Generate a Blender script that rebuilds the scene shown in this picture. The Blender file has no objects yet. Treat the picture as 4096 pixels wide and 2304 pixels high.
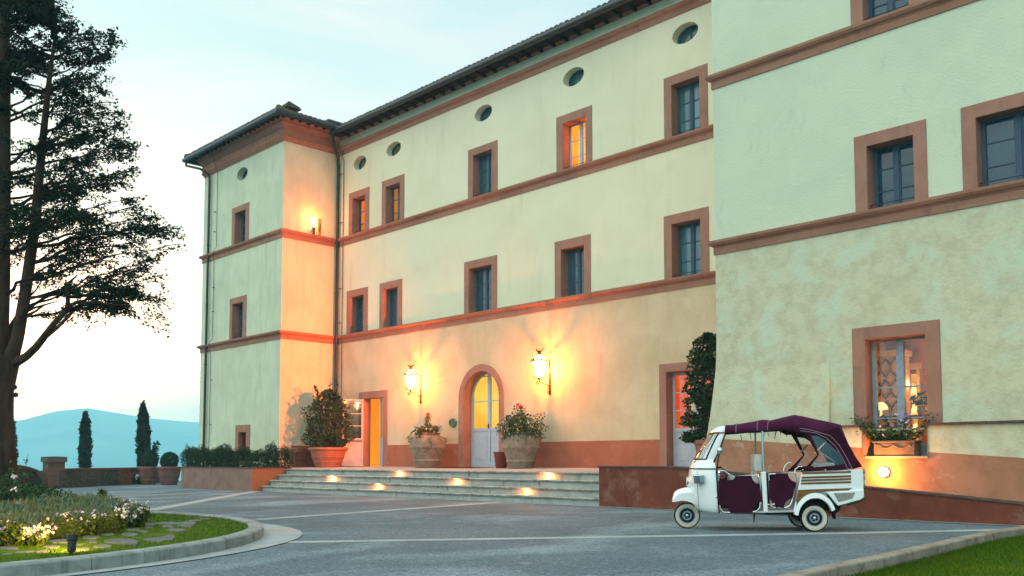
import bpy, bmesh, math, random
import numpy as np
from mathutils import Vector, Matrix, noise

RAD = math.radians
PI = math.pi
S = bpy.context.scene
COL = S.collection
random.seed(7)

# ------------------------------------------------------------------ camera
F_PX, YAW, PITCH, PY, EYE = 3692.0, RAD(45.68), RAD(3.824), 1599.0, 1.2
cd = bpy.data.cameras.new('camera')
cam = bpy.data.objects.new('camera', cd)
COL.objects.link(cam)
cam.location = (0, 0, EYE)
cam.rotation_euler = (RAD(90) + PITCH, 0, YAW)
cd.sensor_width = 36.0
cd.lens = F_PX / 4096 * 36.0
cd.shift_y = (PY - 1152.0) / 4096.0
cd.clip_start, cd.clip_end = 0.1, 20000
S.camera = cam

# ------------------------------------------------------------------ world (dusk sky, thin high cloud)
SUN_DIR = Vector((-0.955, 0.285, 0.08)).normalized()
W = bpy.data.worlds.new('World'); S.world = W; W.use_nodes = True
nt = W.node_tree; N = nt.nodes; L = nt.links
N.clear()
def wn(t, **kw):
    n = N.new(t)
    for k, v in kw.items(): setattr(n, k, v)
    return n
tc = wn('ShaderNodeTexCoord')
sky = wn('ShaderNodeTexSky', sky_type='NISHITA', sun_disc=False)
sky.sun_elevation = RAD(4.6); sky.sun_rotation = math.atan2(SUN_DIR.x, SUN_DIR.y)
sky.air_density = 1.2; sky.dust_density = 1.5; sky.ozone_density = 2.0
nb = wn('ShaderNodeVectorMath', operation='SCALE'); nb.inputs['Scale'].default_value = 0.10
L.new(sky.outputs[0], nb.inputs[0])
sep = wn('ShaderNodeSeparateXYZ'); L.new(tc.outputs['Generated'], sep.inputs[0])
# veil colour by elevation
cr = wn('ShaderNodeValToRGB'); L.new(sep.outputs['Z'], cr.inputs[0])
e = cr.color_ramp.elements
e[0].position = 0.0; e[0].color = (1.18, 1.15, 1.17, 1)
e[1].position = 0.62; e[1].color = (0.62, 0.90, 0.91, 1)
k = e.new(0.10); k.color = (.90, 1.02, 1.02, 1)
k = e.new(0.30); k.color = (0.76, 0.95, 0.94, 1)
# sky raised behind the camera and overhead, added to light the facades
dt = wn('ShaderNodeVectorMath', operation='DOT_PRODUCT'); L.new(tc.outputs['Generated'], dt.inputs[0])
dt.inputs[1].default_value = Vector((-0.15, -0.85, 0.46)).normalized()
mr = wn('ShaderNodeMapRange', interpolation_type='SMOOTHSTEP'); L.new(dt.outputs['Value'], mr.inputs[0])
mr.inputs[1].default_value = -0.05; mr.inputs[2].default_value = 0.9
mr.inputs[3].default_value = 0.79; mr.inputs[4].default_value = 2.2
# thin streaky clouds
mp = wn('ShaderNodeMapping'); L.new(tc.outputs['Generated'], mp.inputs[0]); mp.inputs['Scale'].default_value = (1.6, 1.6, 5.5)
cn = wn('ShaderNodeTexNoise'); L.new(mp.outputs[0], cn.inputs[0]); cn.inputs['Scale'].default_value = 1.5
cn.inputs['Detail'].default_value = 6; cn.inputs['Distortion'].default_value = 0.6
cm = wn('ShaderNodeMapRange'); L.new(cn.outputs['Fac'], cm.inputs[0])
cm.inputs[1].default_value = 0.44; cm.inputs[2].default_value = 0.68; cm.inputs[3].default_value = 0.0; cm.inputs[4].default_value = 1.0
cmix = wn('ShaderNodeMix', data_type='RGBA'); L.new(cm.outputs[0], cmix.inputs['Factor'])
L.new(cr.outputs[0], cmix.inputs[6]); cmix.inputs[7].default_value = (1.16, 1.05, 0.99, 1)
wt = wn('ShaderNodeMix', data_type='RGBA', blend_type='MULTIPLY'); wf = wn('ShaderNodeMapRange'); L.new(dt.outputs['Value'], wf.inputs[0])
wf.inputs[1].default_value = 0.0; wf.inputs[2].default_value = 0.8; L.new(wf.outputs[0], wt.inputs['Factor']); L.new(cmix.outputs[2], wt.inputs[6]); wt.inputs[7].default_value = (1.10, 1.0, 0.96, 1)
vs = wn('ShaderNodeVectorMath', operation='SCALE'); L.new(wt.outputs[2], vs.inputs[0]); L.new(mr.outputs[0], vs.inputs['Scale'])
# sunset glow low in the west
gd = wn('ShaderNodeVectorMath', operation='DOT_PRODUCT'); L.new(tc.outputs['Generated'], gd.inputs[0]); gd.inputs[1].default_value = SUN_DIR
gm = wn('ShaderNodeMath', operation='MAXIMUM'); L.new(gd.outputs['Value'], gm.inputs[0]); gm.inputs[1].default_value = 0
gp = wn('ShaderNodeMath', operation='POWER'); L.new(gm.outputs[0], gp.inputs[0]); gp.inputs[1].default_value = 140
gs = wn('ShaderNodeVectorMath', operation='SCALE'); gs.inputs[0].default_value = (2.2, 1.0, 0.5); L.new(gp.outputs[0], gs.inputs['Scale'])
a1 = wn('ShaderNodeVectorMath', operation='ADD'); L.new(vs.outputs[0], a1.inputs[0]); L.new(gs.outputs[0], a1.inputs[1])
a2 = wn('ShaderNodeVectorMath', operation='ADD'); L.new(a1.outputs[0], a2.inputs[0]); L.new(nb.outputs[0], a2.inputs[1])
bg = wn('ShaderNodeBackground'); L.new(a2.outputs[0], bg.inputs[0]); bg.inputs[1].default_value = 1.0
wo = wn('ShaderNodeOutputWorld'); L.new(bg.outputs[0], wo.inputs[0])

# ------------------------------------------------------------------ sun (last light, almost on the horizon, behind thin cloud)
sl = bpy.data.lights.new('sun', 'SUN'); sl.energy = 0.15; sl.angle = RAD(6); sl.color = (1.0, 0.62, 0.36)
so = bpy.data.objects.new('sun', sl); COL.objects.link(so)
so.rotation_euler = SUN_DIR.to_track_quat('Z', 'Y').to_euler()

HAZE_D = 0.0006
S.cycles.volume_bounces = 2
S.view_settings.view_transform = 'Standard'; S.view_settings.look = 'None'
S.view_settings.exposure = 0.0; S.view_settings.gamma = 1.0
S.cycles.use_denoising = True
S.cycles.max_bounces = 8; S.cycles.diffuse_bounces = 3; S.cycles.transparent_max_bounces = 24
S.cycles.sample_clamp_indirect = 6.0
S.cycles.caustics_reflective = False; S.cycles.caustics_refractive = False

# ------------------------------------------------------------------ from survey of the photograph: pixel -> point on a plane
_cy, _sy = math.cos(YAW), math.sin(YAW)
_f = np.array([-_sy, _cy, 0]); _r = np.array([_cy, _sy, 0]); _u = np.array([0, 0, 1.0])
_F = _f * math.cos(PITCH) + _u * math.sin(PITCH); _U = -_f * math.sin(PITCH) + _u * math.cos(PITCH)
_C = np.array([0, 0, EYE])
ZR = {1: (700, 300, .41408), 2: (700, 900, .41408), 3: (1500, 0, .55205), 4: (1500, 700, .55205), 5: (2700, 0, .6210),
      6: (2700, 800, .6210), 7: (400, 1800, .50466), 8: (1600, 1750, .50466), 'a': (0, 1500, 1100/1982), 'b': (2600, 1600, .41408),
      'c': (700, 1450, 1000/2229), 'd': (1600, 1350, 900/1739), 'e': (2300, 1250, 800/1288), 'f': (3200, 1200, 896/1176),
      'g': (0, 0, 800/610), 'h': (700, 380, 800/1870), 'D': (0, 0, 4096/2576), 'i': (0, 900, 700/1690), 'k': (3000, 1950, 1096/2576)}
def ray(z, x, y):
    a = ZR[z]
    return _F + _r * ((a[0] + x*a[2] - 2048) / F_PX) - _U * ((a[1] + y*a[2] - PY) / F_PX)
def onz(z, x, y, h): d = ray(z, x, y); return Vector(_C + d * ((h - EYE) / d[2]))
def ony(z, x, y, Y): d = ray(z, x, y); return Vector(_C + d * (Y / d[1]))
def onx(z, x, y, X): d = ray(z, x, y); return Vector(_C + d * (X / d[0]))
def deep(z, x, y, D): return Vector(_C + ray(z, x, y) * D)

# ------------------------------------------------------------------ materials
MAT = {}
def srgb(r, g, b):
    f = lambda c: ((c/255 + .055)/1.055)**2.4 if c > 10 else c/255/12.92
    return (f(r), f(g), f(b))
def mat(name, col, col2=None, rough=.85, scale=3.0, detail=6, bump=0.0, bscale=40, metal=0.0, spec=.06, stretch=(1, 1, 1), lo=.4, hi=.65,
        col3=None, scale3=20, lo3=.5, hi3=.75, stretch3=(1, 1, 1), dist=0.4, island=0.0, coat=0.0, nrough=.62):
    if name in MAT: return MAT[name]
    m = bpy.data.materials.new(name); m.use_nodes = True; t = m.node_tree; n = t.nodes; l = t.links
    b = n['Principled BSDF']
    b.inputs['Roughness'].default_value = rough; b.inputs['Metallic'].default_value = metal
    b.inputs['Specular IOR Level'].default_value = spec
    if coat: b.inputs['Coat Weight'].default_value = coat; b.inputs['Coat Roughness'].default_value = .08
    c = n.new('ShaderNodeTexCoord')
    out = None
    def noise_fac(sc, st, lo, hi, seed):
        mp = n.new('ShaderNodeMapping'); l.new(c.outputs['Object'], mp.inputs[0]); mp.inputs['Scale'].default_value = st; mp.inputs['Location'].default_value = (seed, seed*.7, seed*1.3)
        x = n.new('ShaderNodeTexNoise'); l.new(mp.outputs[0], x.inputs[0]); x.inputs['Scale'].default_value = sc; x.inputs['Detail'].default_value = detail
        x.inputs['Distortion'].default_value = dist; x.inputs['Roughness'].default_value = nrough
        r = n.new('ShaderNodeMapRange'); l.new(x.outputs['Fac'], r.inputs[0]); r.inputs[1].default_value = lo; r.inputs[2].default_value = hi
        return r.outputs[0]
    if col2 is None: col2 = tuple(v*.8 for v in col)
    mx = n.new('ShaderNodeMix'); mx.data_type = 'RGBA'
    l.new(noise_fac(scale, stretch, lo, hi, 3.1), mx.inputs['Factor'])
    mx.inputs[6].default_value = (*col, 1); mx.inputs[7].default_value = (*col2, 1)
    out = mx.outputs[2]
    if col3 is not None:
        m3 = n.new('ShaderNodeMix'); m3.data_type = 'RGBA'
        l.new(noise_fac(scale3, stretch3, lo3, hi3, 11.7), m3.inputs['Factor'])
        l.new(out, m3.inputs[6]); m3.inputs[7].default_value = (*col3, 1); out = m3.outputs[2]
    if island:
        g = n.new('ShaderNodeNewGeometry'); r = n.new('ShaderNodeMapRange'); l.new(g.outputs['Random Per Island'], r.inputs[0])
        r.inputs[3].default_value = 1 - island; r.inputs[4].default_value = 1 + island
        h = n.new('ShaderNodeHueSaturation'); l.new(out, h.inputs['Color']); l.new(r.outputs[0], h.inputs['Value'])
        out = h.outputs[0]
    l.new(out, b.inputs['Base Color'])
    if bump:
        x = n.new('ShaderNodeTexNoise'); l.new(c.outputs['Object'], x.inputs[0]); x.inputs['Scale'].default_value = bscale; x.inputs['Detail'].default_value = 5
        u = n.new('ShaderNodeBump'); l.new(x.outputs['Fac'], u.inputs['Height']); u.inputs['Strength'].default_value = bump; u.inputs['Distance'].default_value = .02
        l.new(u.outputs[0], b.inputs['Normal'])
    MAT[name] = m
    return m
def emis(name, col, st, col2=None, scale=1.5):
    if name in MAT: return MAT[name]
    m = bpy.data.materials.new(name); m.use_nodes = True; t = m.node_tree; n = t.nodes; l = t.links
    n.clear(); e = n.new('ShaderNodeEmission'); o = n.new('ShaderNodeOutputMaterial'); l.new(e.outputs[0], o.inputs[0])
    e.inputs[0].default_value = (*col, 1); e.inputs[1].default_value = st
    if col2:
        c = n.new('ShaderNodeTexCoord'); x = n.new('ShaderNodeTexNoise'); l.new(c.outputs['Object'], x.inputs[0]); x.inputs['Scale'].default_value = scale
        r = n.new('ShaderNodeMapRange'); l.new(x.outputs['Fac'], r.inputs[0]); r.inputs[1].default_value = .35; r.inputs[2].default_value = .65
        mx = n.new('ShaderNodeMix'); mx.data_type = 'RGBA'; l.new(r.outputs[0], mx.inputs['Factor']); mx.inputs[6].default_value = (*col, 1); mx.inputs[7].default_value = (*col2, 1)
        l.new(mx.outputs[2], e.inputs[0])
    MAT[name] = m; return m
def glassy(name, tint=(.9, .95, .95), gloss=.06, emit=None, est=0):
    if name in MAT: return MAT[name]
    m = bpy.data.materials.new(name); m.use_nodes = True; t = m.node_tree; n = t.nodes; l = t.links
    n.clear(); o = n.new('ShaderNodeOutputMaterial'); a = n.new('ShaderNodeBsdfTransparent'); g = n.new('ShaderNodeBsdfGlossy'); x = n.new('ShaderNodeMixShader')
    a.inputs[0].default_value = (*tint, 1); g.inputs['Roughness'].default_value = .03; x.inputs[0].default_value = gloss
    l.new(a.outputs[0], x.inputs[1]); l.new(g.outputs[0], x.inputs[2]); res = x.outputs[0]
    if emit:
        e = n.new('ShaderNodeEmission'); e.inputs[0].default_value = (*emit, 1); e.inputs[1].default_value = est
        y = n.new('ShaderNodeAddShader'); l.new(res, y.inputs[0]); l.new(e.outputs[0], y.inputs[1]); res = y.outputs[0]
    l.new(res, o.inputs[0]); MAT[name] = m; return m

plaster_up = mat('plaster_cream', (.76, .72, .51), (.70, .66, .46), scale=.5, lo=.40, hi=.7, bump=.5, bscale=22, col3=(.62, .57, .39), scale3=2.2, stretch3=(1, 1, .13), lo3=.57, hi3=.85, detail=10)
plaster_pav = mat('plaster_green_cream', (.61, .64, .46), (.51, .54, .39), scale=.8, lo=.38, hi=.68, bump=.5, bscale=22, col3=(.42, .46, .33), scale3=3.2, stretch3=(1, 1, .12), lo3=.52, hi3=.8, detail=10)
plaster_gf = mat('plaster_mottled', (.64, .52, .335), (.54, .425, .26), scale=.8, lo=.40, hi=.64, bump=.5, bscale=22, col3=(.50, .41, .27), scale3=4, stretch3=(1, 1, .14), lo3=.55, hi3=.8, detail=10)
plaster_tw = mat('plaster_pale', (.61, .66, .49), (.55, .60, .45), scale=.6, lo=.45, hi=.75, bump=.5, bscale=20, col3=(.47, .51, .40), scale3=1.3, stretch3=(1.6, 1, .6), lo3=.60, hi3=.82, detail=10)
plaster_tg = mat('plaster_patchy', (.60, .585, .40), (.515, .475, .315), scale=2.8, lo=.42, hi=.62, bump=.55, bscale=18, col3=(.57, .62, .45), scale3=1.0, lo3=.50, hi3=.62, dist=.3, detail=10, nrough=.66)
trim = mat('terracotta_render', (.38, .19, .135), (.31, .15, .108), scale=2.5, bump=.35, bscale=30, lo=.4, hi=.7, col3=(.24, .13, .10), scale3=5, stretch3=(1, 1, .22), lo3=.55, hi3=.8)
trim_p = mat('terracotta_moulding', (.36, .18, .12), (.28, .135, .09), scale=1.8, stretch=(.3, .3, 1), bump=.3, bscale=30, col3=(.20, .11, .085), scale3=4, stretch3=(1, 1, .5), lo3=.54, hi3=.78)
dado_m = mat('terracotta_dado', (.42, .14, .075), (.34, .11, .06), scale=1.2, lo=.4, hi=.65, bump=.2, bscale=24, col3=(.44, .26, .18), scale3=3.2, lo3=.6, hi3=.78)
dado_t = mat('terracotta_dado_worn', (.42, .20, .12), (.33, .15, .085), scale=1.5, lo=.4, hi=.62, bump=.2, bscale=24, col3=(.46, .36, .25), scale3=2.1, stretch3=(1, 1, 1.7), lo3=.58, hi3=.72)
lowwall_m = mat('dark_red_render', (.19, .056, .032), (.145, .040, .025), scale=1.6, bump=.2, bscale=24, col3=(.27, .14, .10), scale3=2.2, stretch3=(1, 1, .8), lo3=.53, hi3=.74)
planter_m = mat('planter_render', (.27, .165, .125), (.21, .125, .10), scale=1.7, bump=.2, bscale=24, col3=(.36, .28, .23), scale3=2.4, stretch3=(1, 1, .4), lo3=.62, hi3=.74)
planter_side_m = mat('planter_render_lamplit', (.42, .15, .07), (.33, .12, .06), scale=1.7, bump=.2, bscale=24)  # planter render with the orange lamp glow painted into its colour
coping_m = mat('coping_brick', (.13, .085, .075), (.09, .06, .055), scale=4, bump=.3, bscale=30)
frame_m = mat('window_paint_blue_grey', (.075, .115, .165), rough=.55, scale=8)
frame_w = mat('door_paint_pale', (.52, .55, .60), (.46, .49, .54), rough=.55, scale=5)
pane_m = mat('dark_pane', (.028, .07, .085), (.05, .13, .15), rough=.08, scale=.8, spec=.55, stretch=(1, 1, .4), lo=.42, hi=.6, dist=.1)
pane_c = mat('curtained_pane', (.10, .24, .27), (.05, .13, .16), rough=.1, scale=3.5, spec=.5, stretch=(2, 2, .1), lo=.4, hi=.62, dist=.1)
pane_t = mat('blue_pane', (.010, .045, .080), (.018, .070, .11), rough=.06, scale=1.2, spec=.6, lo=.42, hi=.6)
pane_o = mat('amber_pane', (.26, .20, .09), (.12, .10, .06), rough=.1, scale=1.6, spec=.5)
clear_m = glassy('clear_glass')
iron = mat('dark_iron', (.012, .018, .025), rough=.5, spec=.4, scale=10)
pipe_m = mat('pipe_dark_green', (.008, .018, .022), rough=.45, spec=.5, scale=8)
tile_m = mat('roof_tile', (.17, .13, .11), (.10, .11, .10), scale=3.5, bump=.3, bscale=20, col3=(.25, .22, .18), scale3=9, lo3=.55, hi3=.7)
rafter_m = mat('rafter_wood', (.016, .014, .016), scale=5)
soffit_m = mat('soffit', (.030, .014, .013), scale=5)
stone_m = mat('travertine', (.44, .46, .42), (.33, .36, .33), scale=2.2, bump=.25, bscale=25, col3=(.20, .21, .19), scale3=5, stretch3=(1, 1, .35), lo3=.56, hi3=.72)
stone_edge = mat('travertine_edge', (.42, .41, .36), (.24, .22, .19), scale=3.0, bump=.35, bscale=25, col3=(.12, .10, .09), scale3=6, lo3=.56, hi3=.68)
pave_m = mat('terrace_paving', (.45, .38, .33), (.38, .32, .28), scale=1.5, bump=.15, bscale=20)
strip_m = mat('stone_strip', (.40, .43, .43), (.31, .335, .335), scale=1.4, bump=.15, bscale=30, col3=(.42, .34, .28), scale3=.35, lo3=.60, hi3=.66)
kerb_m = mat('kerb_stone', (.34, .36, .34), (.22, .235, .225), scale=2.4, bump=.25, bscale=25, col3=(.13, .125, .11), scale3=7, stretch3=(1, 1, .12), lo3=.52, hi3=.75)
kerb_r = mat('kerb_stone_warm', (.33, .29, .24), (.24, .19, .15), scale=2.4, bump=.25, bscale=25, col3=(.14, .105, .08), scale3=6, lo3=.54, hi3=.72)
terra = mat('terracotta_pot', (.31, .15, .09), (.23, .105, .07), scale=3.5, bump=.2, bscale=25, col3=(.42, .27, .2), scale3=6, lo3=.58, hi3=.75)
terra_d = mat('terracotta_pot_dark', (.21, .105, .09), (.15, .075, .065), scale=3.5, bump=.2, bscale=25, col3=(.28, .19, .17), scale3=6, lo3=.58, hi3=.75)
urn_m = mat('old_terracotta_urn', (.33, .25, .18), (.24, .165, .12), scale=3, bump=.3, bscale=20, col3=(.13, .095, .075), scale3=4.5, stretch3=(1, 1, .6), lo3=.54, hi3=.68)
red_bin = mat('red_planter', (.20, .05, .04), rough=.7)
bark = mat('bark', (.075, .05, .038), (.035, .025, .02), scale=5, stretch=(1, 1, .25), bump=.9, bscale=12)
bark_d = mat('bark_dark', (.03, .022, .02), (.015, .012, .012), scale=5, bump=.6, bscale=14)
leaf_tree = mat('conifer_leaf', (.010, .030, .022), (.022, .032, .016), scale=1.1, rough=.7, island=.45, spec=.03)
leaf_cyp = mat('cypress_leaf', (.010, .026, .018), (.020, .040, .022), scale=1.5, rough=.8, island=.4, spec=.1)
leaf_box = mat('box_leaf', (.014, .040, .012), (.028, .060, .014), scale=3, rough=.6, island=.45, spec=.12)
leaf_ball = mat('topiary_leaf', (.014, .042, .018), (.022, .058, .022), scale=4, rough=.6, island=.4, spec=.12)
leaf_cam = mat('camellia_leaf', (.014, .036, .010), (.028, .055, .013), scale=2.5, rough=.4, island=.5, spec=.12)
leaf_urn = mat('geranium_leaf', (.05, .09, .025), (.09, .12, .03), scale=5, rough=.6, island=.4)
leaf_rose = mat('rose_leaf', (.045, .085, .018), (.095, .12, .022), scale=3, rough=.5, island=.5, spec=.12)
leaf_lav = mat('lavender_leaf', (.13, .20, .13), (.27, .22, .07), scale=2.2, rough=.8, island=.35)  # yellow second tone puts warm lamplight into the leaf colour
leaf_dk = mat('dark_shrub_leaf', (.03, .07, .028), (.045, .09, .03), scale=3, rough=.55, island=.5)
fl_white = mat('white_petal', (.78, .74, .70), (.80, .62, .60), scale=9, rough=.6, island=.1)
fl_lilac = mat('lilac_petal', (.42, .38, .72), (.60, .45, .70), scale=9, rough=.6, island=.15)
fl_red = mat('red_petal', (.50, .02, .03), rough=.6, scale=8)
grass_m = mat('grass', (.050, .105, .003), (.085, .125, .004), scale=2.0, rough=.9, bump=.5, bscale=120, island=.3)
flag_m = mat('flagstone', (.16, .175, .165), (.11, .115, .105), scale=3, bump=.4, bscale=18, col3=(.20, .16, .12), scale3=2, lo3=.55, hi3=.72)
soil_m = mat('soil', (.03, .022, .015), scale=12, bump=.5)
rubble_m = None

def stone_mat(name, a, b, mortar, sc, squash=1.0, bw=.5, rh=.25):
    m = bpy.data.materials.new(name); m.use_nodes = True; t = m.node_tree; n = t.nodes; l = t.links; bs = n['Principled BSDF']; bs.inputs['Roughness'].default_value = .9; bs.inputs['Specular IOR Level'].default_value = .06
    c = n.new('ShaderNodeTexCoord'); mp = n.new('ShaderNodeMapping'); l.new(c.outputs['Object'], mp.inputs[0]); mp.inputs['Scale'].default_value = (1, 1, 1.6)
    v = n.new('ShaderNodeTexVoronoi'); v.feature = 'DISTANCE_TO_EDGE'; l.new(mp.outputs[0], v.inputs['Vector']); v.inputs['Scale'].default_value = sc
    v2 = n.new('ShaderNodeTexVoronoi'); l.new(mp.outputs[0], v2.inputs['Vector']); v2.inputs['Scale'].default_value = sc
    r = n.new('ShaderNodeMapRange'); l.new(v.outputs['Distance'], r.inputs[0]); r.inputs[1].default_value = .02; r.inputs[2].default_value = .08
    q = n.new('ShaderNodeSeparateColor'); l.new(v2.outputs['Color'], q.inputs[0])
    x = n.new('ShaderNodeMix'); x.data_type = 'RGBA'; l.new(q.outputs[0], x.inputs['Factor']); x.inputs[6].default_value = (*a, 1); x.inputs[7].default_value = (*b, 1)
    y = n.new('ShaderNodeMix'); y.data_type = 'RGBA'; l.new(r.outputs[0], y.inputs['Factor']); y.inputs[6].default_value = (*mortar, 1); l.new(x.outputs[2], y.inputs[7])
    l.new(y.outputs[2], bs.inputs['Base Color'])
    u = n.new('ShaderNodeBump'); l.new(r.outputs[0], u.inputs['Height']); u.inputs['Distance'].default_value = .03; l.new(u.outputs[0], bs.inputs['Normal'])
    return m
rubble_m = stone_mat('rubble_stone', (.12, .105, .08), (.07, .065, .052), (.065, .056, .045), 5.0)
def brick_mat(name, a, b, mortar):
    m = bpy.data.materials.new(name); m.use_nodes = True; t = m.node_tree; n = t.nodes; l = t.links; bs = n['Principled BSDF']; bs.inputs['Roughness'].default_value = .9; bs.inputs['Specular IOR Level'].default_value = .06
    c = n.new('ShaderNodeTexCoord'); mp = n.new('ShaderNodeMapping'); l.new(c.outputs['Object'], mp.inputs[0]); mp.inputs['Rotation'].default_value = (RAD(90), 0, 0)
    k = n.new('ShaderNodeTexBrick'); l.new(mp.outputs[0], k.inputs[0]); k.inputs['Scale'].default_value = 3.0; k.inputs['Color1'].default_value = (*a, 1); k.inputs['Color2'].default_value = (*b, 1)
    k.inputs['Mortar'].default_value = (*mortar, 1); k.inputs['Mortar Size'].default_value = .03; l.new(k.outputs['Color'], bs.inputs['Base Color'])
    return m
brick_m = brick_mat('brick', (.16, .085, .06), (.11, .07, .055), (.13, .11, .09))

def gravel_mat():
    m = bpy.data.materials.new('asphalt_gravel'); m.use_nodes = True; t = m.node_tree; n = t.nodes; l = t.links; bs = n['Principled BSDF']
    bs.inputs['Roughness'].default_value = .82; bs.inputs['Specular IOR Level'].default_value = .12
    c = n.new('ShaderNodeTexCoord')
    def nz(sc, det=6, st=(1, 1, 1), dist=0):
        mp = n.new('ShaderNodeMapping'); l.new(c.outputs['Object'], mp.inputs[0]); mp.inputs['Scale'].default_value = st
        x = n.new('ShaderNodeTexNoise'); l.new(mp.outputs[0], x.inputs[0]); x.inputs['Scale'].default_value = sc; x.inputs['Detail'].default_value = det; x.inputs['Distortion'].default_value = dist
        return x.outputs['Fac']
    def rg(o, a, b, c0=0, c1=1):
        r = n.new('ShaderNodeMapRange'); l.new(o, r.inputs[0]); r.inputs[1].default_value = a; r.inputs[2].default_value = b; r.inputs[3].default_value = c0; r.inputs[4].default_value = c1; return r.outputs[0]
    def mix(fac, a, b):
        x = n.new('ShaderNodeMix'); x.data_type = 'RGBA'; l.new(fac, x.inputs['Factor'])
        for i, v in ((6, a), (7, b)):
            if isinstance(v, tuple): x.inputs[i].default_value = (*v, 1)
            else: l.new(v, x.inputs[i])
        return x.outputs[2]
    base = mix(rg(nz(.35), .4, .62), (.100, .136, .160), (.138, .180, .208))
    base = mix(rg(nz(.45, 8, (1, .5, 1), .8), .50, .72), base, (.235, .295, .325))      # pale dusty drifts
    base = mix(rg(nz(3.0, 9), .63, .80), base, (.27, .31, .33))
    v = n.new('ShaderNodeTexVoronoi'); l.new(c.outputs['Object'], v.inputs['Vector']); v.inputs['Scale'].default_value = 40
    q = n.new('ShaderNodeSeparateColor'); l.new(v.outputs['Color'], q.inputs[0])
    h = n.new('ShaderNodeHueSaturation'); l.new(base, h.inputs['Color']); l.new(rg(q.outputs[0], 0, 1, .6, 1.4), h.inputs['Value'])
    l.new(h.outputs[0], bs.inputs['Base Color'])
    u = n.new('ShaderNodeBump'); l.new(v.outputs['Distance'], u.inputs['Height']); u.inputs['Strength'].default_value = .6; u.inputs['Distance'].default_value = .01; l.new(u.outputs[0], bs.inputs['Normal'])
    return m
gravel_m = gravel_mat()

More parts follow.
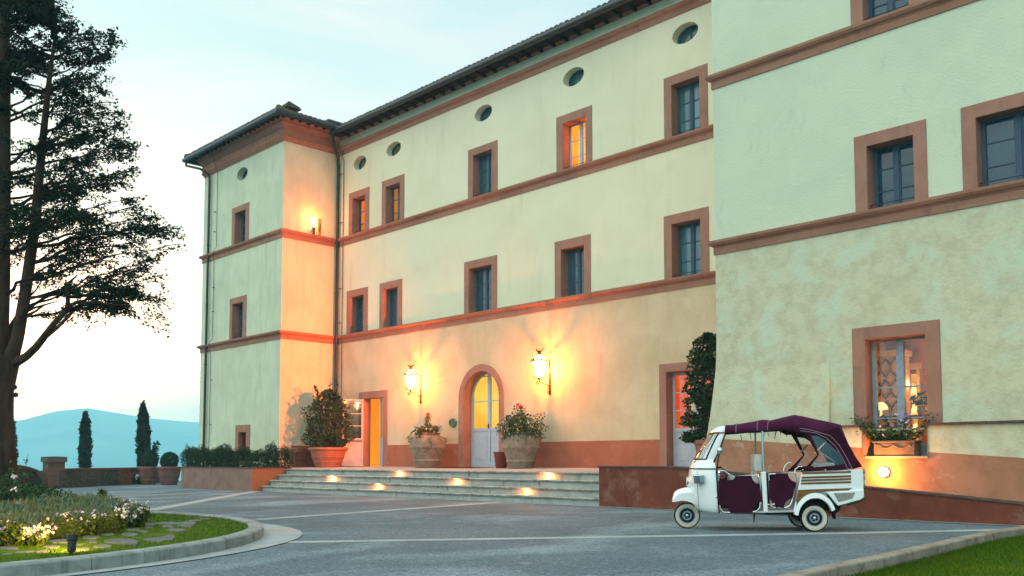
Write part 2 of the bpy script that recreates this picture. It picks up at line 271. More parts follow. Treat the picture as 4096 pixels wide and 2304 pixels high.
# ------------------------------------------------------------------ mesh helpers
class MB:
    def __init__(s): s.v = []; s.f = []
    def add(s, vs, fs):
        o = len(s.v); s.v += [tuple(v) for v in vs]; s.f += [tuple(i + o for i in q) for q in fs]; return s
    def box(s, x0, x1, y0, y1, z0, z1):
        return s.add([(x0, y0, z0), (x1, y0, z0), (x1, y1, z0), (x0, y1, z0), (x0, y0, z1), (x1, y0, z1), (x1, y1, z1), (x0, y1, z1)],
                     [(0, 3, 2, 1), (4, 5, 6, 7), (0, 1, 5, 4), (1, 2, 6, 5), (2, 3, 7, 6), (3, 0, 4, 7)])
    def prism(s, pts, d):            # closed polygon (list of 3-D points) pushed along vector d
        n = len(pts); d = Vector(d); a = [Vector(p) for p in pts]
        return s.add(a + [p + d for p in a], [tuple(range(n))[::-1], tuple(range(n, 2*n))] + [(i, (i+1) % n, n + (i+1) % n, n + i) for i in range(n)])
    def tube(s, path, r, n=8, caps=True):
        path = [Vector(p) for p in path]; m = len(path)
        rs = r if isinstance(r, (list, tuple)) else [r]*m
        vs = []; prev = None
        for i, p in enumerate(path):
            t = (path[min(i+1, m-1)] - path[max(i-1, 0)]).normalized()
            if prev is None:
                a = Vector((0, 0, 1)) if abs(t.z) < .9 else Vector((1, 0, 0)); x = t.cross(a).normalized()
            else:
                x = (prev - t*prev.dot(t)).normalized()
            prev = x; y = t.cross(x)
            vs += [p + (x*math.cos(2*PI*j/n) + y*math.sin(2*PI*j/n))*rs[i] for j in range(n)]
        fs = [(i*n + j, i*n + (j+1) % n, (i+1)*n + (j+1) % n, (i+1)*n + j) for i in range(m-1) for j in range(n)]
        if caps: fs += [tuple(range(n))[::-1], tuple(range((m-1)*n, m*n))]
        return s.add(vs, fs)
    def lathe(s, prof, c=(0, 0, 0), n=24, axis='z', wob=0, cap=True):
        vs = []; c = Vector(c)
        for k, (r, h) in enumerate(prof):
            for j in range(n):
                a = 2*PI*j/n; rr = r*(1 + (wob*noise.noise((math.cos(a)*2, math.sin(a)*2, h*3)) if wob else 0))
                x, y = rr*math.cos(a), rr*math.sin(a)
                vs.append(c + (Vector((x, y, h)) if axis == 'z' else Vector((x, h, y)) if axis == 'y' else Vector((h, x, y))))
        m = len(prof)
        fs = [(i*n + j, i*n + (j+1) % n, (i+1)*n + (j+1) % n, (i+1)*n + j) for i in range(m-1) for j in range(n)]
        if cap and prof[0][0] > 1e-4: fs.append(tuple(range(n))[::-1])
        if cap and prof[-1][0] > 1e-4: fs.append(tuple(range((m-1)*n, m*n)))
        return s.add(vs, fs)
    def sphere(s, c, r, n=12, sq=(1, 1, 1)):
        prof = [(math.sin(PI*i/(n//2))*r, -math.cos(PI*i/(n//2))*r) for i in range(n//2 + 1)]
        o = len(s.v); s.lathe(prof, (0, 0, 0), n); c = Vector(c)
        for i in range(o, len(s.v)): v = s.v[i]; s.v[i] = (v[0]*sq[0] + c.x, v[1]*sq[1] + c.y, v[2]*sq[2] + c.z)
        return s
    def loft(s, rings, closed=True, cap=True):
        n = len(rings[0]); m = len(rings); vs = [p for r in rings for p in r]
        rng = range(n) if closed else range(n-1)
        fs = [(i*n + j, i*n + (j+1) % n, (i+1)*n + (j+1) % n, (i+1)*n + j) for i in range(m-1) for j in rng]
        if cap and closed: fs += [tuple(range(n))[::-1], tuple(range((m-1)*n, m*n))]
        return s.add(vs, fs)
    def leaves(s, pts, size, up=None, rnd=random, flat=0.0, asp=.55):
        for p in pts:
            p = Vector(p); d = Vector((rnd.gauss(0, 1), rnd.gauss(0, 1), rnd.gauss(0, 1)*(1 - flat))).normalized()
            e = Vector((rnd.gauss(0, 1), rnd.gauss(0, 1), rnd.gauss(0, 1)*(1 - flat))); e = (e - d*e.dot(d)).normalized()
            z = size*rnd.uniform(.6, 1.35); o = len(s.v)
            s.v += [tuple(p - d*z*.5), tuple(p + e*z*asp*.5), tuple(p + d*z*.5), tuple(p - e*z*asp*.5)]
            s.f.append((o, o+1, o+2, o+3))
        return s
    def build(s, name, m, parent=None, smooth=False, bevel=0.0, local=False, seg=2, recalc=True):
        me = bpy.data.meshes.new(name)
        off = Vector((0, 0, 0))
        if parent is not None and not local: off = WLOC.get(parent.name, off)
        vs = s.v if off.length == 0 else [(v[0]-off.x, v[1]-off.y, v[2]-off.z) for v in s.v]
        me.from_pydata(vs, [], s.f); me.update()
        if recalc and len(s.f) < 20000:
            b = bmesh.new(); b.from_mesh(me); bmesh.ops.recalc_face_normals(b, faces=b.faces); b.to_mesh(me); b.free()
        me.materials.append(m)
        if smooth:
            for p in me.polygons: p.use_smooth = True
        o = bpy.data.objects.new(name, me); COL.objects.link(o)
        if parent is not None: o.parent = parent; WLOC[o.name] = WLOC.get(parent.name, Vector((0, 0, 0))) if not local else Vector((0, 0, 0))
        if bevel:
            q = o.modifiers.new('bevel', 'BEVEL'); q.width = bevel; q.segments = seg; q.limit_method = 'ANGLE'; q.angle_limit = RAD(40)
        if smooth and not bevel is None:
            try: me.set_sharp_from_angle(angle=RAD(38))
            except Exception: pass
        return o
WLOC = {}
def tag(o, label=None, cat=None, group=None, kind=None):
    if label: o['label'] = label
    if cat: o['category'] = cat
    if group: o['group'] = group
    if kind: o['kind'] = kind
    return o
def thing(name, label, cat, loc=(0, 0, 0), group=None, rz=0):
    o = bpy.data.objects.new(name, None); COL.objects.link(o); o.location = loc; o.rotation_euler = (0, 0, rz); o.empty_display_size = .2
    WLOC[o.name] = Vector(loc); return tag(o, label, cat, group)
def copy_tree(o, parent=None):
    c = o.copy(); COL.objects.link(c)
    if parent is not None: c.parent = parent
    for ch in list(o.children): copy_tree(ch, c)
    return c
def place(mb, loc, rz=0, sc=1):
    M = Matrix.Translation(Vector(loc)) @ Matrix.Rotation(rz, 4, 'Z') @ Matrix.Scale(sc, 4); mb.v = [tuple(M @ Vector(v)) for v in mb.v]; return mb
def flat_with_holes(outer, holes, to3):
    b = bmesh.new(); es = []
    for lp in [outer] + holes:
        vs = [b.verts.new(to3(*p)) for p in lp]
        es += [b.edges.new((vs[i], vs[(i+1) % len(vs)])) for i in range(len(vs))]
    bmesh.ops.triangle_fill(b, use_beauty=True, use_dissolve=False, edges=es)
    b.verts.index_update(); m = MB(); m.v = [tuple(v.co) for v in b.verts]; m.f = [tuple(v.index for v in f.verts) for f in b.faces]; b.free(); return m
def lamp(name, kind, loc, energy, color, parent=None, radius=.05, target=None, spot=90, blend=.6):
    l = bpy.data.lights.new(name, kind); l.energy = energy; l.color = color
    if kind != 'SUN': l.shadow_soft_size = radius
    o = bpy.data.objects.new(name, l); COL.objects.link(o); loc = Vector(loc)
    if kind == 'SPOT': l.spot_size = RAD(spot); l.spot_blend = blend
    if target is not None: o.rotation_euler = (Vector(target) - loc).to_track_quat('-Z', 'Y').to_euler()
    if parent is not None: o.parent = parent; loc = loc - WLOC.get(parent.name, Vector((0, 0, 0)))
    o.location = loc; return o

# ================================================================== SETTING
YF, YT, YP = 24.0, 20.86, 21.1
XI, XT = -36.3, -13.6
ZT0, ZT1 = .90, .98          # terrace falls slightly outwards
def terr(y): return ZT0 + (ZT1 - ZT0)*(y - 20.0)/(YF - 20.0)

g = MB(); g.add([(-70, -40, 0), (40, -40, 0), (40, 60, 0), (-50, 60, 0), (-57, 24, 0), (-60, 10, 0)], [(0, 1, 2, 3, 4, 5)])
tag(g.build('court_ground', gravel_m), kind='structure')

# terrain that falls away beyond the court and rises to a far ridge
def terrain():
    m = MB(); na = 220; rs = [0, 40, 75, 95, 120, 160, 220, 320, 480, 700, 1000, 1350, 1700, 2000, 2200, 2400, 2600, 2800, 3000, 3200, 3400]
    def hgt(a, r):
        base = -0.4 if r < 80 else -0.4 - 75*min(1, (r - 80)/500)**.7
        # ridge heights read by bearing
        px = 1288 - 2322*math.tan(a - (math.pi/2 + YAW)) if abs(a - (math.pi/2 + YAW)) < 1.2 else 99999
        pts = [(-900, 40), (-300, 70), (0, 92), (60, 100), (110, 113), (150, 122), (190, 131), (205, 133), (230, 132), (280, 120), (340, 110), (400, 101), (460, 96), (510, 92), (700, 84), (1200, 70), (3000, 60)]
        hp = 60
        if px < 99998:
            px = -px + 2576 if False else px
            hp = pts[0][1] if px <= pts[0][0] else pts[-1][1]
            for (x0, y0), (x1, y1) in zip(pts, pts[1:]):
                if x0 <= px <= x1: t = (px - x0)/(x1 - x0); t = t*t*(3 - 2*t); hp = y0 + (y1 - y0)*t
        top = EYE + hp/2322*3000*math.cos(min(abs(a - (math.pi/2 + YAW)), 1.2))
        top += 5*noise.noise((a*60, 0, 1)) + 3*noise.noise((a*200, 0, 5))
        t = max(0, min(1, (r - 900)/2100)); t = t*t*(3 - 2*t)
        if r > 3000: t = 1 - (r - 3000)/1200
        return base*(1 - t) + top*t + (6*noise.noise((math.cos(a)*r/300, math.sin(a)*r/300, 3)) if r > 300 and r < 2900 else 0)
    for r in rs[1:]:
        for j in range(na): a = 2*PI*j/na; m.v.append((math.cos(a)*r, math.sin(a)*r, hgt(a, r)))
    m.v.append((0, 0, -.4)); c = len(m.v) - 1
    m.f += [(c, j, (j+1) % na) for j in range(na)]
    for i in range(len(rs) - 2): m.f += [(i*na + j, (i+1)*na + j, (i+1)*na + (j+1) % na, i*na + (j+1) % na) for j in range(na)]
    return m
hill_m = mat('wooded_hill_hazed', (.08, .20, .26), (.17, .30, .34), scale=.006, rough=1.0, spec=0)  # distant haze mixed into the hill's colour as a pale blue
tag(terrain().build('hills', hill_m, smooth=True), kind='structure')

# pale stone strips laid in the court
def strip(name, pts, w, z=.004):
    pts = [Vector((p[0], p[1], z)) for p in pts]; m = MB(); n = len(pts)
    for i, p in enumerate(pts):
        t = (pts[min(i+1, n-1)] - pts[max(i-1, 0)]).normalized(); q = Vector((-t.y, t.x, 0))*w/2; m.v += [tuple(p - q), tuple(p + q)]
    m.f += [(2*i, 2*i+2, 2*i+3, 2*i+1) for i in range(n-1)]
    return tag(m.build(name, strip_m), kind='structure')
strip('paving_strip', [(-22.5, 9.5), (-34.2, 18.9)], .42)
strip('paving_strip', [(-24.6, 7.4), (-31.79, 12.43), (-34.6, 18.5)], .26, .008)
strip('paving_strip', [(-17.4, 9.6), (-19.85, 19.1)], .36, .004)
strip('paving_strip', [(-12.35, 7.1), (-8.49, 12.95), (-7.3, 14.75), (-5.3, 18.2)], .33, .004)
strip('paving_strip', [(-33.9, 18.83), (-16.0, 18.83)], .16, .008)
strip('paving_strip', [(-16.0, 18.80), (4, 18.80)], .16, .012)

# circular lawn island with kerb
IC, IR = Vector((-17.04, 1.73, 0)), 6.85
def ring(r0, r1, z, n=160, a0=0, a1=2*PI):
    m = MB()
    for i in range(n + 1):
        a = a0 + (a1 - a0)*i/n; m.v += [(IC.x + r0*math.cos(a), IC.y + r0*math.sin(a), z), (IC.x + r1*math.cos(a), IC.y + r1*math.sin(a), z)]
    m.f += [(2*i, 2*i+1, 2*i+3, 2*i+2) for i in range(n)]; return m
m = MB(); n = 60
for i in range(n):      # kerb border, wider at the strip junction
    a = 2*PI*i/n; w = .22 + .42*max(0, math.cos(a - RAD(66)))**8
    m.v += [(IC.x + (IR - .1)*math.cos(a), IC.y + (IR - .1)*math.sin(a), .012), (IC.x + (IR + w)*math.cos(a), IC.y + (IR + w)*math.sin(a), .012)]
m.f += [(2*i, 2*i+1, (2*i+3) % (2*n), (2*i+2) % (2*n)) for i in range(n)]
tag(m.build('kerb_border', strip_m), kind='structure')
kerb = thing('island_kerb', 'pale weathered stone kerb ringing the round flower island on the left', 'kerb', (IC.x, IC.y, 0))
nseg = 40
for i in range(nseg):
    a0, a1 = 2*PI*i/nseg, 2*PI*(i+1)/nseg - .0012; m = MB(); rings = []
    for j in range(5):
        a = a0 + (a1 - a0)*j/4; c, s_ = math.cos(a), math.sin(a)
        rings.append([(IC.x + r*c, IC.y + r*s_, z) for r, z in ((IR - .24, 0), (IR - .24, .150), (IR - .21, .165), (IR - .04, .165), (IR, .145), (IR, 0))])
    m.loft(rings); m.build('kerb_stone', kerb_m, kerb, bevel=.008, seg=1)
m = MB(); nr, na = 14, 90     # gently domed lawn
for i in range(nr + 1):
    r = (IR - .22)*i/nr
    for j in range(na): a = 2*PI*j/na; m.v.append((IC.x + r*math.cos(a), IC.y + r*math.sin(a), .125 + .12*(1 - (i/nr)**2) + .012*noise.noise((r*math.cos(a)*2, r*math.sin(a)*2, 0))))
for i in range(nr): m.f += [(i*na + j, (i+1)*na + j, (i+1)*na + (j+1) % na, i*na + (j+1) % na) for j in range(na)]
lawn = tag(m.build('island_lawn', grass_m, smooth=True, recalc=False), kind='structure')
def lawn_z(x, y): q = min(1, math.hypot(x - IC.x, y - IC.y)/(IR - .22)); return .125 + .12*(1 - q*q)
def blades(pts, h):
    m = MB()
    for x, y, z in pts:
        a = random.uniform(0, 2*PI); b = random.uniform(0, 2*PI); hh = h*random.uniform(.5, 1.3); w = .006; o = len(m.v)
        m.v += [(x + w*math.cos(a), y + w*math.sin(a), z - .01), (x - w*math.cos(a), y - w*math.sin(a), z - .01), (x + hh*.5*math.cos(b), y + hh*.5*math.sin(b), z + hh)]
        m.f.append((o, o+1, o+2))
    return m

# right-hand lawn behind its kerb
_k = [onz('k', x, y, .14) for x, y in ((240, 830), (600, 742), (1040, 660), (1580, 545), (2190, 412), (2576, 360))]
KR = [(_k[0].x + .10, 4.0), (_k[0].x + .05, 6.5)] + [(p.x, p.y) for p in _k] + [(_k[-1].x - .02, 18.68)]
m = MB()
for x, y in KR: m.v += [(x + .18, y, .004), (x + 1.6, y, .02), (8, y, .05)]
m.f += [q for i in range(len(KR)-1) for q in ((3*i, 3*i+1, 3*i+4, 3*i+3), (3*i+1, 3*i+2, 3*i+5, 3*i+4))]
tag(m.build('right_lawn', grass_m, smooth=True), kind='structure')
kr = thing('lawn_kerb', 'straight worn stone kerb edging the lawn in the lower right corner', 'kerb', (-5, 12, 0))
def lerp_k(t):
    for (a, b) in zip(KR, KR[1:]):
        if a[1] <= t <= b[1]: u = (t - a[1])/(b[1] - a[1]); return Vector((a[0] + (b[0]-a[0])*u, t, 0))
    return Vector((KR[-1][0], t, 0))
y = 4.0
while y < 18.6:
    y1 = min(18.66, y + random.uniform(.9, 1.2)); a, b = lerp_k(y), lerp_k(y1 - .008); j = random.uniform(-.006, .006)
    m = MB(); m.loft([[(p.x + dx, p.y, z) for dx, z in ((0, -.02), (0 + j, .13), (.015 + j, .142), (.175 + j, .142), (.19 + j, .13), (.19, -.02))] for p in (a, b)])
    m.build('kerb_stone', kerb_r, kr, bevel=.008, seg=1); y = y1

# ================================================================== PALAZZO
pal = thing('palazzo', 'long cream three storey palazzo with terracotta trim, corner pavilion and right wing', 'building', (-25, 24, 0))
def zc(z, x, y, Y): return ony(z, x, y, Y).z
ZC1, ZC2 = 6.64, 11.21            # undersides of the two string courses
HC = .36                          # course height
ZUM, ZEV = 15.55, 16.28

def arc(cx, cz, rx, rz, n=28, a0=0, a1=2*PI): return [(cx + rx*math.cos(a0 + (a1-a0)*i/n), cz + rz*math.sin(a0 + (a1-a0)*i/n)) for i in range(n)]
def add_window(Y, xo0, xo1, ztop, zbot, xi0, xi1, zit, depth, pane=None, fm=None, rail=1, rows=3, lit=None, name='window', zib=None, twos=True, tint=None):
    """rendered surround with its reveals (part) > window_frame, pane, railing; returns the wall hole"""
    zib = zbot if zib is None else zib; fm = fm or frame_m
    m = MB(); yf = Y - .022; yb = Y + depth
    m.box(xo0, xi0, yf, yb, zbot, ztop); m.box(xi1, xo1, yf, yb, zbot, ztop); m.box(xi0, xi1, yf, yb, zit, ztop)
    if zib > zbot: m.box(xi0, xi1, yf, yb, zbot, zib)
    w = m.build(name, trim, pal, bevel=.006, seg=1)
    y0, y1 = yb - .075, yb - .015
    fr = MB(); t = .055; fw = xi1 - xi0
    fr.box(xi0 + .002, xi0 + t, y0, y1, zib, zit); fr.box(xi1 - t, xi1 - .002, y0, y1, zib, zit)
    fr.box(xi0 + t, xi1 - t, y0, y1, zit - t, zit - .002); fr.box(xi0 + t, xi1 - t, y0, y1, zib, zib + t*1.3)
    xm = (xi0 + xi1)/2
    fr.box(xm - .055, xm + .055, y0 - .012, y1, zib + t, zit - t)
    for sgn in (-1, 1):
        a, b = (xi0 + t, xm - .055) if sgn < 0 else (xm + .055, xi1 - t)
        fr.box(a, a + .03, y0 + .014, y1 - .004, zib + t, zit - t); fr.box(b - .03, b, y0 + .014, y1 - .004, zib + t, zit - t)
        for r in range(1, rows):
            zz = zib + (zit - zib)*r/rows; fr.box(a + .03, b - .03, y0 + .016, y1 - .006, zz - .014, zz + .014)
    fr.build('window_frame', fm, w)
    p = MB(); p.box(xi0 + t, xi1 - t, y1 - .022, y1 - .014, zib + t, zit - t); p.build('pane', pane or pane_m, w)
    if rail:
        rb = MB()
        for r in range(rail): rb.tube([(xi0 - .0, Y + .10, zib + .16 + .16*r), (xi1 + .0, Y + .10, zib + .16 + .16*r)], .011, 6)
        rb.tube([(xi0 + .03, Y + .10, zib + .02), (xi0 + .03, Y + .10, zib + .17)], .01, 6); rb.tube([(xi1 - .03, Y + .10, zib + .02), (xi1 - .03, Y + .10, zib + .17)], .01, 6)
        rb.build('railing', iron, w)
    if lit:      # a shallow lit room behind the glass
        r = MB(); D = 1.6; a, b, c0, c1 = xi0 - .5, xi1 + .5, zib - .3, zit + .3; yy = yb + .01
        r.add([(a, yy, c0), (b, yy, c0), (b, yy, c1), (a, yy, c1), (a, yy + D, c0), (b, yy + D, c0), (b, yy + D, c1), (a, yy + D, c1)], [(4, 5, 6, 7), (0, 4, 7, 3), (1, 2, 6, 5), (0, 1, 5, 4), (3, 7, 6, 2)])
        r.build('lit_room', lit, w)
    if lit is not None and lit.name == 'lit_room_yellow': lamp('room_light', 'POINT', ((xi0 + xi1)/2 + .1, yb + .35, zib + 1.2), 60, (1.0, .22, .015), w, .15)
    return [(xo0, zbot), (xo1, zbot), (xo1, ztop), (xo0, ztop)]
def win_px(Y, zbot, a, b, inner, pane=None, lit=None, fr=None, **kw):
    # a/b: surround's outer top-left / top-right, inner: opening left x, right x, (top point), all in survey pixels
    z = a[0]; A = ony(z, a[1], a[2], Y); B = ony(b[0], b[1], b[2], Y)
    I0 = ony(z, inner[0], a[2] + 20, Y).x; T = ony(z, inner[1], inner[2], Y)
    d = .34
    if fr is not None: q = ray(z, fr, a[2] + 40); yb = q[1]*(I0/q[0]); d = max(.2, min(.6, yb - Y + .06))
    return add_window(Y, A.x, B.x, (A.z + B.z)/2, zbot, I0, T.x, T.z, d, pane, lit=lit, **kw)

room_orange = emis('lit_room_orange', (1.0, .24, .012), 1.25, (1.0, .13, .004), 1.2)
room_yellow = emis('lit_room_yellow', (1.0, .27, .014), 2.3, (1.0, .15, .005), .9)
room_red = emis('lit_room_red', (1.0, .06, .002), 1.0, (.9, .12, .006), 1.5)
room_amber = emis('lit_room_amber', (.75, .24, .03), .95, (.55, .16, .02), 1.5)
zb1, zb2 = ZC1 + HC - .01, ZC2 + HC - .01
H1, H2 = [], []
# second floor
H2.append(win_px(YF, zb2, (1, 1683, 1148), (1, 1880, 1078), (1718, 1838, 1155), clear_m, room_orange, 1785))
H2.append(win_px(YF, zb2, (1, 2002, 1030), (1, 2218, 955), (2040, 2175, 1035), clear_m, room_amber, 2100))
H2.append(win_px(YF, zb2, (3, 676, 1090), (3, 889, 1015), (712, 847, 1080), pane_m, None, 757))
H2.append(win_px(YF, zb2, (3, 1315, 853), (3, 1573, 763), (1360, 1525, 840), clear_m, room_yellow, 1412, fm=frame_w))
H2.append(win_px(YF, zb2, (3, 2093, 570), (3, 2409, 461), (2148, 2350, 548), pane_c, None, 2193))
# first floor
H1.append(win_px(YF, zb1, (2, 1662, 640), (2, 1867, 598), (1695, 1825, 670), pane_t, None, 1757, rail=2))
H1.append(win_px(YF, zb1, (2, 1980, 565), (2, 2198, 520), (2018, 2152, 593), pane_m, None, 2080, rail=0))
H1.append(win_px(YF, zb1, (4, 648, 635), (4, 886, 578), (681, 845, 645), pane_m, None, 730, rail=0))
H1.append(win_px(YF, zb1, (4, 1303, 487), (4, 1563, 428), (1348, 1515, 505), pane_m, None, 1397, rail=0))
H1.append(win_px(YF, zb1, (4, 2093, 300), (4, 2418, 231), (2150, 2358, 313), pane_c, None, 2200))
def oculus(Y, z, x, y, rx, ry, pm, wallmat):
    c = ony(z, x, y, Y); RX = (ony(z, x + rx, y, Y).x - ony(z, x - rx, y, Y).x)/2; RZ = (ony(z, x, y - ry*.93, Y).z - ony(z, x, y + ry*.93, Y).z)/2
    r = max(RX, RZ); r = (RX + RZ)/2
    m = MB(); n = 32; d = .36
    o = arc(c.x, c.z, RX, RZ, n)
    m.loft([[(px, Y + yy, pz) for px, pz in o] for yy in (0, d)], cap=False)
    w = m.build('oculus_window', wallmat, pal, smooth=True)
    f = MB(); f.loft([[(c.x + (px - c.x)*k, Y + yy, c.z + (pz - c.z)*k) for px, pz in o] for k, yy in ((.998, d - .06), (.87, d - .06), (.87, d - .01))], cap=False)
    f.box(c.x - .02, c.x + .02, Y + d - .05, Y + d - .02, c.z - RZ*.95, c.z + RZ*.95); f.build('window_frame', frame_m, w)
    p = MB(); p.add([(px, Y + d - .015, pz) for px, pz in o], [tuple(range(n))]); p.build('pane', pm, w)
    return o
oc = [oculus(YF, 1, 1785, 848, 61, 72, pane_o, plaster_up), oculus(YF, 1, 2111, 714, 70, 72, pane_o, plaster_up)]
oc += [oculus(YF, 3, 784, 819, 63, 61, pane_m, plaster_up), oculus(YF, 3, 1437, 556, 76, 70, pane_m, plaster_up), oculus(YF, 3, 2246, 239, 95, 78, pane_m, plaster_up)]
XE = -11.0
def wall(name, m, outer, holes, Y, parent=pal):
    w = flat_with_holes(outer, holes, lambda a, b: (a, Y, b)); return w.build(name, m, parent)
zm1, zm2 = ZC1 + HC*.5, ZC2 + HC*.5
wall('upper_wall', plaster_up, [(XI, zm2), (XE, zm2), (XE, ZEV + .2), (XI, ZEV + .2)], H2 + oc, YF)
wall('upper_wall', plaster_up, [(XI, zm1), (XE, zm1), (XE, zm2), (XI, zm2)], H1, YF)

# ground floor: doors
ZG = ZT1
def leaf_door(mb, a, b, z0, z1, th, rows, glass_from, panel=True):
    """door leaf from plan point a to plan point b: returns frame mesh and pane mesh"""
    a, b = Vector((a[0], a[1], 0)), Vector((b[0], b[1], 0)); t = (b - a).normalized(); nn = Vector((-t.y, t.x, 0)); w = (b - a).length
    def bar(u0, u1, za, zb_, d0=0, d1=th): 
        p = [a + t*u0 + nn*d0, a + t*u1 + nn*d0, a + t*u1 + nn*d1, a + t*u0 + nn*d1]
        mb.add([(q.x, q.y, zz) for zz in (za, zb_) for q in p], [(0, 3, 2, 1), (4, 5, 6, 7), (0, 1, 5, 4), (1, 2, 6, 5), (2, 3, 7, 6), (3, 0, 4, 7)])
    s = .09; zg = z0 + (z1 - z0)*glass_from
    bar(0, s, z0, z1); bar(w - s, w, z0, z1); bar(s, w - s, z1 - s, z1); bar(s, w - s, z0, z0 + .16); bar(s, w - s, zg - .07, zg + .05)
    bar(s, w - s, z0 + .16, zg - .07, th*.35, th*.65); bar(s + .07, w - s - .07, z0 + .23, zg - .14, th*.15, th*.85)
    for r in range(1, rows): zz = zg + .05 + (z1 - s - zg - .05)*r/rows; bar(s, w - s, zz - .016, zz + .016, th*.2, th*.8)
    g = MB(); p = [a + t*s + nn*th*.45, a + t*(w - s) + nn*th*.45, a + t*(w - s) + nn*th*.55, a + t*s + nn*th*.55]
    g.add([(q.x, q.y, zz) for zz in (zg + .05, z1 - s) for q in p], [(0, 3, 2, 1), (4, 5, 6, 7), (0, 1, 5, 4), (1, 2, 6, 5), (2, 3, 7, 6), (3, 0, 4, 7)])
    return g
# left door (open leaf)
lo0, lo1 = ony('c', 1640, 400, YF).x, ony('c', 1897, 400, YF).x; ltop = (ony('c', 1897, 242, YF).z + ony('c', 1640, 268, YF).z)/2
li0, li1 = lo0 + .38, ony('c', 1860, 400, YF).x - .02; lit_ = ony('c', 1858, 310, YF).z
m = MB(); d = .38
m.box(lo0, li0, YF - .022, YF + d, ZG, ltop); m.box(li1, lo1, YF - .022, YF + d, ZG, ltop); m.box(li0, li1, YF - .022, YF + d, lit_, ltop)
ld = m.build('door', trim, pal, bevel=.006, seg=1)
m = MB(); A = onz('c', 1730, 922, ZG); hx, hy = li0 + .01, YF - .02
fa = (hx - .30, hy - .92)
gl = leaf_door(m, fa, (hx, hy), ZG + .01, lit_ - .03, .05, 3, .40); lf = m.build('door_leaf', frame_w, ld, bevel=.004, seg=1); 
gl.build('pane', clear_m, ld)
m = MB(); tt = (Vector((hx, hy, 0)) - Vector((fa[0], fa[1], 0))).normalized(); nn = Vector((-tt.y, tt.x, 0)); pz = ZG + 1.13
for sg in (-1,):
    p0 = Vector((fa[0], fa[1], pz)) + tt*.05 + nn*(-.05); p1 = Vector((hx, hy, pz)) - tt*.06 + nn*(-.05)
    m.tube([p0, p1], .018, 8); m.box(p0.x - .05, p0.x + .05, p0.y - .04, p0.y + .04, pz - .06, pz + .07)
m.build('door_handle', iron, ld)
m = MB(); gl = leaf_door(m, (li1 - .60, YF + .26), (li1 - .005, YF + .26), ZG + .01, lit_ - .03, .05, 3, .40); m.build('door_leaf', frame_w, ld); gl.build('pane', clear_m, ld)
r = MB(); r.add([(x, yy, zz) for yy in (YF + .36, YF + 2.4) for x, zz in ((li0 - .6, ZG), (li1 + .8, ZG), (li1 + .8, 4.4), (li0 - .6, 4.4))], [(4, 5, 6, 7), (0, 4, 7, 3), (1, 2, 6, 5), (0, 1, 5, 4), (3, 7, 6, 2)])
r.build('lit_room', emis('lit_hall', (1.0, .29, .012), 1.15, (1.0, .22, .008), .6), ld)
# arched door
ao0, ao1 = ony('d', 455, 800, YF).x, ony('d', 805, 800, YF).x; acx = (ao0 + ao1)/2; aro = (ao1 - ao0)/2
ai0 = ony('d', 490, 800, YF).x; ari = acx - ai0; ztop_o = ony('d', 636, 205, YF).z; zsp = ztop_o - aro
def archpts(r, z0, n=24): return [(acx - r, z0)] + [(acx + r*math.cos(PI - PI*i/n), zsp + r*math.sin(PI - PI*i/n)) for i in range(n + 1)] + [(acx + r, z0)]
po, pi_ = archpts(aro, ZG), archpts(ari, ZG); nA = len(po); d = .50
m = MB()
rings = []
for y_, pp in ((YF - .03, po), (YF - .03, pi_), (YF + d, pi_), ): rings.append([(x, y_, z) for x, z in pp])
rings.insert(0, [(x, YF + .05, z) for x, z in po])
m.loft(rings, closed=False, cap=False); ad = m.build('arched_door', trim, pal, smooth=True)
yb = YF + d
fr = MB(); rr = ari - .002; pa, pb = archpts(rr, ZG), archpts(rr - .07, ZG)
fr.loft([[(x, y_, z) for x, z in pp] for y_, pp in ((yb - .08, pa), (yb - .08, pb), (yb - .02, pb))], closed=False, cap=False)
zr = ZG + 1.52                     # lock rail
fr.box(acx - .07, acx + .07, yb - .085, yb - .02, ZG, zsp + rr - .05)
for sg in (-1, 1):
    a, b = sorted((acx + sg*.07, acx + sg*(rr - .07)))
    fr.box(a, b, yb - .07, yb - .02, ZG, ZG + .2); fr.box(a, b, yb - .07, yb - .02, zr - .12, zr); fr.box(a, b, yb - .045, yb - .02, ZG + .2, zr - .12)
    fr.box(a + .07, b - .07, yb - .062, yb - .045, ZG + .28, zr - .2)
    for zz in (zr + 1.05, zr + 2.03): fr.box(a, b, yb - .055, yb - .02, zz - .018, zz + .018)
    fr.box(a, a + .03, yb - .06, yb - .02, zr, zsp + (.75 if sg > 0 else .2)*rr); fr.box(b - .03, b, yb - .06, yb - .02, zr, zsp + (.2 if sg > 0 else .75)*rr)
fr.build('door_leaf', frame_w, ad)
p = MB(); q = archpts(rr - .07, zr); p.add([(x, yb - .035, z) for x, z in q], [tuple(range(len(q)))]); p.build('pane', clear_m, ad)
r = MB(); r.add([(x, yy, zz) for yy in (yb + .02, yb + 3.0) for x, zz in ((acx - 1.6, ZG), (acx + 1.6, ZG), (acx + 1.6, 5.4), (acx - 1.6, 5.4))], [(4, 5, 6, 7), (0, 4, 7, 3), (1, 2, 6, 5), (0, 1, 5, 4), (3, 7, 6, 2)])
r.build('lit_room', emis('lit_foyer', (1.0, .60, .07), 1.2, (1.0, .40, .02), .55), ad)
h = MB(); h.box(acx - .03, acx + .01, yb - .11, yb - .08, zr - .02, zr + .16); h.tube([(acx - .01, yb - .12, zr + .08), (acx - .16, yb - .12, zr + .08)], .012, 6); h.build('door_handle', iron, ad)
